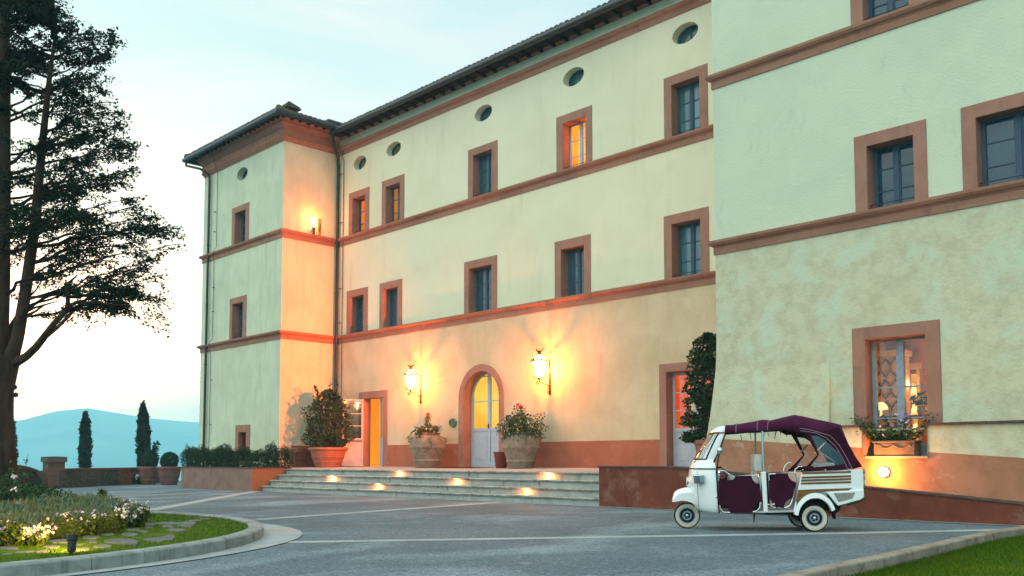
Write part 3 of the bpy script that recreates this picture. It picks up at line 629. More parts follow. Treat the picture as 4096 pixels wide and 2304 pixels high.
# right door
ro0 = ony('e', 542, 335, YF).x; rtop = ony('e', 542, 335, YF).z; ri0 = ony('e', 588, 420, YF).x; rit = ony('e', 588, 385, YF).z; ri1 = ri0 + 1.75; ro1 = ri1 + (ri0 - ro0)
m = MB(); d = .40
m.box(ro0, ri0, YF - .022, YF + d, ZG, rtop); m.box(ri1, ro1, YF - .022, YF + d, ZG, rtop); m.box(ri0, ri1, YF - .022, YF + d, rit, rtop)
rd = m.build('door', trim, pal, bevel=.006, seg=1); xm = (ri0 + ri1)/2
for a, b in ((ri0 + .01, xm - .005), (xm + .005, ri1 - .01)):
    m = MB(); gl = leaf_door(m, (a, YF + d - .08), (b, YF + d - .08), ZG + .01, rit - .01, .05, 3, .40); m.build('door_leaf', frame_w, rd, bevel=.004, seg=1); gl.build('pane', clear_m, rd)
r = MB(); r.add([(x, yy, zz) for yy in (YF + .44, YF + 2.4) for x, zz in ((ri0 - .8, ZG), (ri1 + .8, ZG), (ri1 + .8, 4.6), (ri0 - .8, 4.6))], [(4, 5, 6, 7), (0, 4, 7, 3), (1, 2, 6, 5), (0, 1, 5, 4), (3, 7, 6, 2)])
r.build('lit_room', room_red, rd)
r = MB(); ax = ri0 - .55; pp = [(ax + .62*math.cos(PI*i/16), 2.6 + .95*math.sin(PI*i/16)) for i in range(17)] + [(ax - .62, ZG + .01), (ax + .62, ZG + .01)]
r.prism([(x, YF + 2.36, z) for x, z in pp], (0, .03, 0)); r.build('inner_arch', emis('lit_niche', (1.0, .42, .06), 1.0), rd)

ZD = 1.90
out = [(XI, ZG - .3), (lo0, ZG - .3), (lo0, ltop), (lo1, ltop), (lo1, ZG - .3)] + [(acx - aro + .03, ZG - .3)] + [(x if abs(x - acx) < aro - .03 else x, z) for x, z in archpts(aro - .03, ZG)] + [(acx + aro - .03, ZG - .3), (ro0, ZG - .3), (ro0, rtop), (ro1, rtop), (ro1, ZG - .3), (XE, ZG - .3), (XE, zm1), (XI, zm1)]
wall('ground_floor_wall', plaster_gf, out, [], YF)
for a, b in ((XI + .0, lo0 - .001), (lo1 + .001, acx - aro - .001), (acx + aro + .001, ro0 - .001)):
    m = MB(); m.box(a, b, YF - .012, YF + .05, ZG - .2, ZD); m.build('dado', dado_m, pal)

# string courses (moulded profile, swept along a plan path)
def sweep(path, prof):       # prof: (out, up); path: plan points with outward normals to the right-hand side facing -y
    m = MB(); n = len(path); rings = []
    for i, p in enumerate(path):
        p = Vector((p[0], p[1], 0)); dirs = []
        if i > 0: t = (p - Vector((path[i-1][0], path[i-1][1], 0))).normalized(); dirs.append(Vector((t.y, -t.x, 0)))
        if i < n-1: t = (Vector((path[i+1][0], path[i+1][1], 0)) - p).normalized(); dirs.append(Vector((t.y, -t.x, 0)))
        if len(dirs) == 2: b = dirs[0] + dirs[1]; b = b/(1 + dirs[0].dot(dirs[1]))
        else: b = dirs[0]
        rings.append([tuple(p + b*o + Vector((0, 0, z))) for o, z in prof])
    m.loft(rings); return m
def course(z, h=HC, o=.16): return [(-.03, z), (.035, z), (.035, z + h*.52), (.055, z + h*.54), (.055, z + h*.62), (o*.7, z + h*.66), (o, z + h*.82), (o, z + h), (-.03, z + h)]
sweep([(XI, YF), (XE, YF)], course(ZC1)).build('string_course', trim_p, pal)
sweep([(XI, YF), (XE, YF)], course(ZC2)).build('string_course', trim_p, pal)
sweep([(XI, YF), (XE, YF)], course(ZUM, .34, .14)).build('string_course', trim_p, pal)
sweep([(XI, YF), (XE, YF)], [(-.03, ZEV), (.04, ZEV), (.10, ZEV + .06), (.12, ZEV + .10), (-.03, ZEV + .10)]).build('string_course', trim_p, pal)

# corner pavilion
XL = -44.05
HP = []
zp1, zp2 = ZC1 + HC - .01, ZC2 + HC - .01
h2 = win_px(YP, zp2, (1, 555, 1293), (1, 720, 1225), (582, 685, 1297), pane_t, None, 648)
h1 = win_px(YP, zp1, (2, 533, 715), (2, 695, 673), (557, 660, 742), pane_t, None, 622, rail=2)
A = ony('c', 543, 560, YP); B = ony('c', 673, 553, YP); I0 = ony('c', 568, 620, YP).x; I1 = ony('c', 637, 620, YP); zl = 1.15
m = MB(); m.box(A.x, I0, YP - .022, YP + .4, zl, A.z); m.box(I1.x, B.x, YP - .022, YP + .4, zl, A.z); m.box(I0, I1.x, YP - .022, YP + .4, I1.z, A.z); m.box(I0, I1.x, YP - .022, YP + .4, zl, zl + .1)
nw = m.build('shuttered_window', trim, pal); m = MB(); m.box(I0, I1.x, YP + .2, YP + .24, zl + .1, I1.z); m.build('shutter', mat('brown_shutter', (.06, .022, .02), rough=.6), nw)
h0 = [(A.x, zl), (B.x, zl), (B.x, A.z), (A.x, A.z)]
po_ = oculus(YP, 1, 650, 955, 51, 65, pane_m, plaster_pav)
ZPC = 15.62
def pav_wall(z0, z1, holes, m_, nm):
    w = flat_with_holes([(XL, z0), (XI, z0), (XI, z1), (XL, z1)], holes, lambda a, b: (a, YP, b))
    w.add([(XI, YP, z0), (XI, YF + .2, z0), (XI, YF + .2, z1), (XI, YP, z1)], [(0, 1, 2, 3)])
    w.add([(XL, YP, z0), (XL, YF + 8, z0), (XL, YF + 8, z1), (XL, YP, z1)], [(3, 2, 1, 0)])
    w.build(nm, m_, pal)
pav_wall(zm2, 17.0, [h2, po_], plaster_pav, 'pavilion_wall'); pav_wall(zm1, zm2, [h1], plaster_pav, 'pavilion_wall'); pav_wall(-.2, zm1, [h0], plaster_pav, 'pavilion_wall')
pp = [(XL, YF + 8), (XL, YP), (XI, YP), (XI, YF - .02)]
pp_c = [(XL, YF + 8), (XL, YP), (XI, YP), (XI, YF - .18)]
sweep(pp_c, course(ZC1)).build('string_course', trim_p, pal); sweep(pp_c, course(ZC2)).build('string_course', trim_p, pal)
z = ZPC
cprof = [(-.03, z), (.03, z), (.03, z + .07), (.07, z + .09), (.10, z + .17), (.13, z + .19), (.13, z + .24), (.10, z + .26), (.10, z + .58), (.14, z + .60), (.17, z + .68), (.24, z + .76), (.27, z + .78), (.27, z + .86), (.32, z + .90), (.42, z + .98), (-.03, z + .98)]
sweep([(XL, YF + 8), (XL, YP), (XI, YP), (XI, YF - .05)], cprof).build('cornice', trim_p, pal)
m = MB(); m.box(XI, XI + .012, YP + .6, YF - .02, ZT0 - .3, ZD); m.build('dado', dado_m, pal)

# right wing (tower)
ZTB = 6.69; ZTA = 11.21
zA, zB = ZTA + HC - .01, ZTB + HC - .01
ta = ony(5, 1135, 180, YT).x; tb = ony(5, 1597, 20, YT).x; t0 = ony(5, 1213, 160, YT).x; t1 = ony(5, 1507, 60, YT).x
hm = win_px(YT, zB, (5, 1153, 885), (5, 1617, 768), (1233, 1533, 870), pane_t, None, 1278)
mh = hm[2][1] - hm[0][1]
hT = add_window(YT, ta, tb, zA + mh, zA, t0, t1, zA + mh - .42, .36, pane_t)
x0 = ony(5, 1840, 697, YT).x; xi = ony(5, 1937, 760, YT).x; zt2 = ony(5, 1840, 697, YT).z; wo_ = hm[1][0] - hm[0][0]
hm2 = add_window(YT, x0, x0 + wo_*1.25, zt2, zB, xi, x0 + wo_*1.25 - (xi - x0), zt2 - (xi - x0), .36, pane_t)
hT2 = add_window(YT, x0, x0 + wo_*1.25, zA + mh, zA, xi, x0 + wo_*1.25 - (xi - x0), zA + mh - .42, .36, pane_t)
XR = 3.0; ZTOP = 21.0
zmB, zmA = ZTB + HC*.5, ZTA + HC*.5
def tw_wall(z0, z1, holes, m_, nm='wing_wall', x0=XT):
    w = flat_with_holes([(x0, z0), (XR, z0), (XR, z1), (x0, z1)], holes, lambda a, b: (a, YT, b))
    if x0 == XT: w.add([(XT, YT, z0), (XT, YF + .3, z0), (XT, YF + .3, z1), (XT, YT, z1)], [(3, 2, 1, 0)])
    w.add([(XR, YT, z0), (XR, YF + 8, z0), (XR, YF + 8, z1), (XR, YT, z1)], [(0, 1, 2, 3)])
    w.build(nm, m_, pal)
tw_wall(zmA, ZTOP, [hT, hT2], plaster_tw); tw_wall(zmB, zmA, [hm, hm2], plaster_tw)
# lower part: window with the lit dining room, ledge, battered buttress on the left
ZL = 2.0
A = ony(6, 1140, 828, YT); B = ony(6, 1705, 769, YT); I0 = ony(6, 1225, 900, YT).x; I1 = ony(6, 1612, 862, YT)
zsill = ony('f', 500, 820, YT - .1).z
gw_o = [(A.x, ZL), (B.x, ZL), (B.x, (A.z + B.z)/2), (A.x, (A.z + B.z)/2)]
zw = (A.z + B.z)/2; d = .42
m = MB(); m.box(A.x, I0, YT - .022, YT + d, ZL, zw); m.box(I1.x, B.x, YT - .022, YT + d, ZL, zw); m.box(I0, I1.x, YT - .022, YT + d, I1.z, zw)
m.box(I0 - .1, I0, YT - .09, YT + d, zsill - .05, ZL); m.box(I1.x, I1.x + .02, YT - .09, YT + d, zsill - .05, ZL)
gw = m.build('window', trim, pal, bevel=.006, seg=1)
yb = YT + d; y0, y1 = yb - .09, yb - .02; t = .06
fr = MB(); xm = (I0 + I1.x)/2 - .03
fr.box(I0, I0 + t*1.6, y0, y1, zsill, I1.z); fr.box(I1.x - t, I1.x, y0, y1, zsill, I1.z); fr.box(I0, I1.x, y0 + .003, y1 - .003, I1.z - t, I1.z - .003); fr.box(I0, I1.x, y0 + .003, y1 - .003, zsill, zsill + .30)
fr.box(xm - .085, xm + .085, y0 - .012, y1, zsill, I1.z - t)
for zz in (zsill + .88 + .0, zsill + (I1.z - zsill)*.585):
    fr.box(I0 + t*1.6, xm - .085, y0 + .02, y1 - .01, zz - .018, zz + .018); fr.box(xm + .085, I1.x - t, y0 + .02, y1 - .01, zz - .018, zz + .018)
fr.build('window_frame', mat('frame_light_blue_grey', (.30, .37, .42), rough=.5, scale=6), gw)
p = MB(); p.box(I0 + t, I1.x - t, y1 - .03, y1 - .022, zsill + .3, I1.z - t); p.build('pane', glassy('dining_glass', gloss=.05), gw)
s_ = MB(); s_.box(I0 - .02, I1.x + .02, YT - .12, YT + d - .09, zsill - .05, zsill); s_.build('sill', mat('sill_stone', (.42, .36, .26), scale=5, bump=.2), gw)
# dining room behind
rx0, rx1, rz0, rz1, ry1 = I0 - 3.6, I1.x + .9, .6, 4.6, YT + 4.4
rm = MB(); yy = yb + .05
rm.add([(rx0, yy, rz0), (rx1, yy, rz0), (rx1, yy, rz1), (rx0, yy, rz1), (rx0, ry1, rz0), (rx1, ry1, rz0), (rx1, ry1, rz1), (rx0, ry1, rz1)], [(4, 5, 6, 7), (0, 4, 7, 3), (1, 2, 6, 5), (0, 1, 5, 4)])
rm.build('lit_room', mat('dining_wall', (.62, .25, .08), (.5, .2, .06), scale=1), gw)
cl = MB(); cl.add([(rx0, yy, rz1 - .01), (rx1, yy, rz1 - .01), (rx1, ry1, rz1 - .01), (rx0, ry1, rz1 - .01)], [(0, 1, 2, 3)]); lamp('room_light', 'POINT', (I1.x - .4, YT + 2.0, 2.9), 170, (1.0, .32, .05), gw, .15)
cl.build('ceiling', mat('dining_ceiling', (.45, .42, .52), scale=2), gw)  # lavender of the reflected sky painted into the ceiling colour
tw_wall(ZL - .1, zmB, [[(A.x, ZL - .05), (B.x, ZL - .05), (B.x, zw), (A.x, zw)]], plaster_tg)
# lower wall below the ledge, in two coloured bands with a sloping boundary
yl = YT - .075
def dz(x): return 1.79 - .072*(x + 13.46)
for nm, m_, zt_f, zb_f in (('lower_wall', plaster_tg, lambda x: ZL, dz), ('dado', dado_t, dz, lambda x: -.1)):
    w = MB()
    for a, b in ((XT - .2, I0 - .1), (I1.x + .02, XR)):
        w.add([(a, yl, zb_f(a)), (b, yl, zb_f(b)), (b, yl, zt_f(b)), (a, yl, zt_f(a))], [(0, 1, 2, 3)])
    if nm == 'dado': w.add([(I0 - .1, yl, -.1), (I1.x + .02, yl, -.1), (I1.x + .02, yl, zsill - .05), (I0 - .1, yl, zsill - .05)], [(0, 1, 2, 3)])
    w.build(nm, m_, pal)
for a, b in ((-10.42, I0 - .08), (I1.x + .01, XR)):
    m = MB(); x = a
    while x < b: x1 = min(b, x + .42); m.box(x, x1 - .008, YT - .16 + random.uniform(-.008, .008), YT + .02, ZL - .005, ZL + .05 + random.uniform(-.004, .004)); x = x1
    m.build('ledge', coping_m, pal, bevel=.01, seg=1)
def but(z): 
    p = .025 + max(0, 3.55 - z)*.05; q = .22*(max(0, 4.75 - z)/2.6)**2; return p, q
m = MB(); rings = []; zs = [4.9, 4.4, 4.0, 3.6, 3.2, 2.8, 2.4, 2.0, 1.6, 1.2, .8, .4, -.1]
for z in zs:
    p, q = but(z); p = p if z < 4.75 else .004
    rings.append([(-10.45, YT - (p if z < 3.55 else .003), z), (-11.2, YT - p*1.0 if z < 3.55 else YT - .003, z), (XT - q + .35, YT - (p if z < 3.55 else .003), z), (XT - q, YT - (p if z < 3.55 else .003), z), (XT - q, YF, z), (-10.45, YF, z)])
m.loft(rings); m.build('buttress', plaster_tg, pal)
# painted dado on the buttress foot
m = MB(); rings = []
for z in (1, 0, -.1):
    pts = []
    for x in (-10.445, -11.2, XT + .2, XT - .28): 
        zz = dz(x)*(z if z > 0 else 0) + (z if z < 0 else 0); p, q = but(zz); xx = x if x > XT + .1 else XT - q - .004
        pts.append((xx, YT - p - .006, zz))
    rings.append(pts)
m.loft(rings, closed=False, cap=False); m.build('dado', dado_t, pal)
tc_ = [(XT, YF), (XT, YT), (XR, YT)]
sweep(tc_, course(ZTB)).build('string_course', trim_p, pal); sweep(tc_, course(ZTA)).build('string_course', trim_p, pal)

# roofs, gutters, rafters
def tile_slope(m, o, u, s, length, smax, pw=.24):
    """columns of barrel tiles: o eave origin, u along the eave, s up the slope; smax(x) clips at hips"""
    n = int(length/pw); nrm = u.cross(s).normalized(); nrm = nrm if nrm.z > 0 else -nrm
    for k_ in range(n):
        c = (k_ + .5)*length/n; S_ = smax(c)
        if S_ < .1: continue
        rows = max(1, int(S_/.42)); o0 = random.uniform(-.02, .03)
        for r in range(rows):
            s0, s1 = S_*r/rows - (0.05 + o0 if r == 0 else .03), S_*(r + 1)/rows; rad0, rad1 = .135, .105; lift = random.uniform(0, .012)
            base = len(m.v)
            for ss, rr in ((s0, rad0), (s1, rad1)):
                for j in range(6): a = PI*j/5; m.v.append(tuple(o + u*(c + math.cos(a)*rr) + s*ss + nrm*(math.sin(a)*rr*.8 + lift + (.02 if ss == s0 else 0))))
            m.f += [(base + j, base + j + 1, base + 7 + j, base + 6 + j) for j in range(5)]; m.f.append(tuple(base + j for j in range(6)))
    return m
pit = RAD(19); ZR0 = ZEV + .14; OV = .72
up = Vector((0, math.cos(pit), math.sin(pit)))
m = MB(); tile_slope(m, Vector((XI + .6, YF - OV, ZR0 + .04)), Vector((1, 0, 0)), up, XT - XI - .4, lambda x: 7.2)
m.add([(XI - .2, YF - OV, ZR0), (XE, YF - OV, ZR0), (XE, YF - OV + 7.2*math.cos(pit), ZR0 + 7.2*math.sin(pit)), (XI - .2, YF - OV + 7.2*math.cos(pit), ZR0 + 7.2*math.sin(pit))], [(0, 1, 2, 3)])
rf = m.build('roof', tile_m, pal, recalc=False)
m = MB(); m.box(XI + .3, XT + .4, YF - OV + .03, YF, ZR0 - .05, ZR0 - .02); m.build('soffit', soffit_m, pal)
def gutter(path, r=.115):
    m = MB(); m.tube(path, r, 10); return m.build('gutter', pipe_m, pal, smooth=True)
gutter([(XI + .74, YF - OV - .06, ZR0 - .06), (XT + .1, YF - OV - .06, ZR0 - .06)])
proto = None; x = XI + 1.0
while x < XT - .1:
    if proto is None:
        m = MB(); m.box(x - .05, x + .05, YF - OV + .04, YF - .05, ZR0 - .17, ZR0 - .055); proto = m.build('rafter', rafter_m, pal, bevel=.01, seg=1); px0 = x
    else: c = proto.copy(); COL.objects.link(c); c.location.x += x - px0
    x += .62
# pavilion hip roof
ZP = 16.62; OVP = .72; x0, x1, y0 = XL - OVP, XI + OVP, YP - OVP; Ln = x1 - x0; dpt = 9.0
hp = Ln/2/math.cos(pit)
m = MB(); c_, s_ = math.cos(pit), math.sin(pit)
tile_slope(m, Vector((x0, y0, ZP + .04)), Vector((1, 0, 0)), Vector((0, c_, s_)), Ln, lambda x: max(0, min(x, Ln - x))/c_)
tile_slope(m, Vector((x1, y0, ZP + .04)), Vector((0, 1, 0)), Vector((-c_, 0, s_)), dpt, lambda y: max(0, min(y, Ln/2))/c_)
tile_slope(m, Vector((x0, y0, ZP + .04)), Vector((0, 1, 0)), Vector((c_, 0, s_)), dpt, lambda y: max(0, min(y, Ln/2))/c_)
mx_ = (x0 + x1)/2; hz = ZP + Ln/2*math.tan(pit)
m.add([(x0, y0, ZP), (x1, y0, ZP), (mx_, y0 + Ln/2, hz), (mx_, y0 + dpt, hz), (x1, y0 + dpt, ZP), (x0, y0 + dpt, ZP)], [(0, 1, 2), (1, 4, 3, 2), (0, 2, 3, 5)])
for a, b in (((x1, y0), (mx_, y0 + Ln/2)), ((x0, y0), (mx_, y0 + Ln/2))):    # hip tiles
    for i in range(14):
        p = Vector((a[0], a[1], ZP + .10)).lerp(Vector((b[0], b[1], hz + .10)), i/14); q = Vector((a[0], a[1], ZP + .10)).lerp(Vector((b[0], b[1], hz + .10)), (i + 1.12)/14); m.tube([p + Vector((0, 0, .035)), q], [.14, .11], 8)
pr = m.build('roof', tile_m, pal, recalc=False)
m = MB(); m.box(x0 + .02, x1 - .02, y0 + .02, YF + 4, ZP - .04, ZP - .012); m.build('soffit', soffit_m, pal)
gutter([(x0 - .05, y0 + dpt, ZP - .06), (x0 - .05, y0 - .05, ZP - .06), (x1 + .05, y0 - .05, ZP - .06), (x1 + .05, YF - OV - .02, ZP - .06), (x1 + .03, YF - OV - .06, ZR0 - .06)])
x = x0 + .3
pr2 = None
while x < x1 - .1:
    m_ = None
    if pr2 is None:
        m_ = MB(); m_.box(x - .05, x + .05, y0 + .06, YP - .41, ZP - .155, ZP - .045); pr2 = m_.build('rafter', rafter_m, pal, bevel=.01, seg=1); px0 = x
    else: c = pr2.copy(); COL.objects.link(c); c.location.x += x - px0
    x += .42
y = y0 + .4; pr3 = None
while y < YF - .9:
    if pr3 is None: m_ = MB(); m_.box(XI + .41, x1 - .06, y - .05, y + .05, ZP - .155, ZP - .045); pr3 = m_.build('rafter', rafter_m, pal, bevel=.01, seg=1); py0 = y
    else: c = pr3.copy(); COL.objects.link(c); c.location.y += y - py0
    y += .42
# chimney with a little tiled cap, and a skylight upstand
cpos = ony('D', 727, 281, YP + .9); cx, cy_, cz = cpos.x, cpos.y, cpos.z
m = MB(); m.box(cx - .33, cx + .33, cy_ - .30, cy_ + .30, cz - 1.8, cz - .30)
for i in (-.28, -.09, .09, .28):
    for j in (-.24, .24): m.box(cx + i - .04, cx + i + .04, cy_ + j - .05, cy_ + j + .05, cz - .30, cz + .06)
m.box(cx - .44, cx + .44, cy_ - .40, cy_ + .40, cz + .06, cz + .11)
for i in range(5): w = .41 - i*.085; m.box(cx - w, cx + w, cy_ - w*.85, cy_ + w*.85, cz + .12 + i*.07, cz + .19 + i*.07)
m.build('chimney', mat('chimney_brick', (.13, .09, .08), (.09, .07, .065), scale=6, bump=.3), pr)
v = ony('D', 833, 313, YP + 3.2); m = MB(); m.box(v.x - .5, v.x + .3, v.y - .3, v.y + .3, v.z - .9, v.z - .02); m.box(v.x - .68, v.x + .42, v.y - .42, v.y + .42, v.z - .02, v.z + .06); m.build('roof_vent', mat('vent_slab', (.12, .13, .14), scale=5), pr)
# downpipes
def pipe(path, r=.062, brz=()):
    m = MB(); m.tube(path, r, 10)
    for z in brz: q = path[-1]; m.lathe([(r*1.25, z - .03), (r*1.25, z + .03)], (q[0], q[1], 0), 10)
    return m.build('downpipe', pipe_m, pal, smooth=True)
q = ony(1, 335, 1000, YP - .12)
pipe([(q.x - 1.35, y0 - .05, ZP - .05), (q.x - 1.35, y0 - .02, ZP - .38), (q.x - .15, YP - .55, ZP - .78), (q.x, YP - .14, ZP - 1.05), (q.x, YP - .12, ZP - 1.4), (q.x, YP - .12, 0)], .062, (3, 6, 9, 12, 14.5))
pipe([(XI + .70, YF - OV - .08, ZR0 - .1), (XI + .62, YF - .70, ZR0 - .5), (XI + .30, YF - .22, ZR0 - 1.05), (XI + .20, YF - .14, ZR0 - 1.35), (XI + .20, YF - .14, ZG)], .07, (3.2, 6, 9, 12, 14))
c = MB(); xx = q.x + .72
c.tube([(xx, YP - .35, ZPC + .8), (xx, YP - .06, ZPC - .1), (xx + .02, YP - .05, ZC2 + .6), (xx, YP - .22, ZC2 + .35), (xx - .2, YP - .05, ZC2 - .1), (xx - .2, YP - .05, ZC1 + .6), (xx - .22, YP - .22, ZC1 + .35), (xx - .32, YP - .05, ZC1 - .2), (xx - .32, YP - .05, .5)], .012, 5)
for z in (13.6, 12.6, 9.8, 8.6, 5.2, 3.0): c.tube([(xx - .2, YP + .01, z), (xx - .2, YP - .1, z), (xx - .05, YP - .1, z)], .018, 5)
c.build('lightning_cable', iron, pal)
c = MB(); xx = XI + .52
c.tube([(xx - .05, YF - .3, ZEV - .5), (xx, YF - .05, ZUM - .3), (xx, YF - .05, 1.2)], .02, 6)
for z in (14.6, 12.3, 9.2, 7.6): c.tube([(xx - .3, YF - .1, z), (xx, YF - .1, z)], .02, 6)
c.build('lightning_cable', mat('copper_conduit', (.12, .07, .05), rough=.6), pal)

# ================================================================== TERRACE, STEPS, RAMP
YS = 18.94; TR = .36; RI = .225
XS1 = -16.02
PX1, PY0, PYB = (onx('c', 0, 0, -33.9).x), 18.52, 20.28
PX0 = ony('c', 57, 935, PY0).x
m = MB(); m.add([(XI, PYB + .02, ZT0 - .004), (XS1 + 3, YS + 3*TR + .3, ZT0 - .004), (XS1 + 3, YF, ZT1), (XI, YF, ZT1)], [(0, 1, 2, 3)])
tag(m.build('terrace', pave_m), kind='structure')
st = thing('entrance_steps', 'wide pale travertine steps of four treads leading up to the arched entrance', 'steps', (-25, YS, 0))
for i in range(4):
    ztp = RI*(i + 1); yf = YS + i*TR; xl = XI + .02 + 0*i
    xl = PX1 + .004
    m = MB(); m.box(xl, XS1, yf + .05, yf + TR + .06 if i < 3 else yf + .32, max(0, ztp - RI - .02), ztp - .075); s_ = m.build('riser', stone_m, st)
    x = xl - .04; m = MB()
    prof = [(.0, -.06), (-.018, -.05), (-.028, -.03), (-.018, -.010), (.0, 0), (TR + .1, .001)] if i < 3 else [(.0, -.06), (-.018, -.05), (-.028, -.03), (-.018, -.010), (.0, 0), (.32, 0)]
    yy2 = TR + .10 if i < 3 else .32
    while x < XS1 - .01:
        x1 = min(XS1, x + random.uniform(1.7, 2.1)); m.loft([[(xx, yf + a, ztp + b) for a, b in prof] + [(xx, yf + yy2, ztp - .07), (xx, yf, ztp - .07)] for xx in (x, x1 - .006)]); x = x1
    m.build('tread', stone_edge, st)
# planter on the left
pl = thing('planter_box', 'long terracotta rendered planter box at the left end of the steps', 'planter', (-37, 19.0, 0))
m = MB(); m.box(PX0, PX1 - .02, PY0, PY0 + .25, -.1, .93); m.box(PX0, PX0 + .25, PY0 + .25, YP - .02, -.1, .93); m.build('front_wall', planter_m, pl)
m = MB(); m.box(PX1 - .26, PX1, PY0 + .002, PYB, -.1, .928); m.box(XI + .02, PX1 - .26, PYB - .2, PYB, -.1, .928); m.build('side_wall', planter_side_m, pl)
m = MB(); m.box(PX0 - .03, PX1 + .03, PY0 - .03, PY0 + .28, .93, .965); m.box(PX0 - .03, PX0 + .28, PY0 + .28, YP - .02, .93, .965); m.box(PX1 - .29, PX1 + .03, PY0 + .28, PYB, .93, .965); m.box(XI + .02, PX1 - .29, PYB - .22, PYB + .02, .93, .965); m.build('coping', coping_m, pl, bevel=.008, seg=1)
m = MB(); m.box(PX0 + .2, PX1 - .2, PY0 + .2, PYB - .1, .7, .88); m.box(PX0 + .2, XI, PYB - .1, YP, .7, .88); m.build('soil', soil_m, pl)
# ramp wall on the right
rw = thing('ramp_wall', 'dark red rendered low wall sloping down behind the three wheeler', 'wall', (-12, 19, 0))
def rwz(x): return 1.085 if x <= -13.55 else 1.085 - .0825*(x + 13.55)
xs = [XS1, -14.5, -13.55, -12.8, -12, -10, -8, -6, -4, -2, 1]
m = MB(); m.loft([[(x, YS - .06, -.1), (x, YS - .06, rwz(x) - .04), (x, YS + .19, rwz(x) - .04), (x, YS + .19, -.1)] for x in xs]); m.build('wall_body', lowwall_m, rw)
m = MB()
x = XS1 - .03
while x < 1: 
    x1 = min(1, x + .38); m.loft([[(q, YS - .09, rwz(q) - .04), (q, YS - .09, rwz(q)), (q, YS + .22, rwz(q)), (q, YS + .22, rwz(q) - .04)] for q in (x, x1 - .006)]); x = x1
m.build('coping', coping_m, rw)
m = MB(); m.box(XS1, XS1 + .25, YS + .19, YS + 1.6, -.1, 1.04); m.build('end_wall', lowwall_m, rw)
m = MB(); m.add([q for x in xs for q in ((x, YS + .15, rwz(x) - .16), (x, YT - .05, rwz(x) - .16))], [(2*i, 2*i+2, 2*i+3, 2*i+1) for i in range(len(xs)-1)]); tag(m.build('ramp', gravel_m), kind='structure')

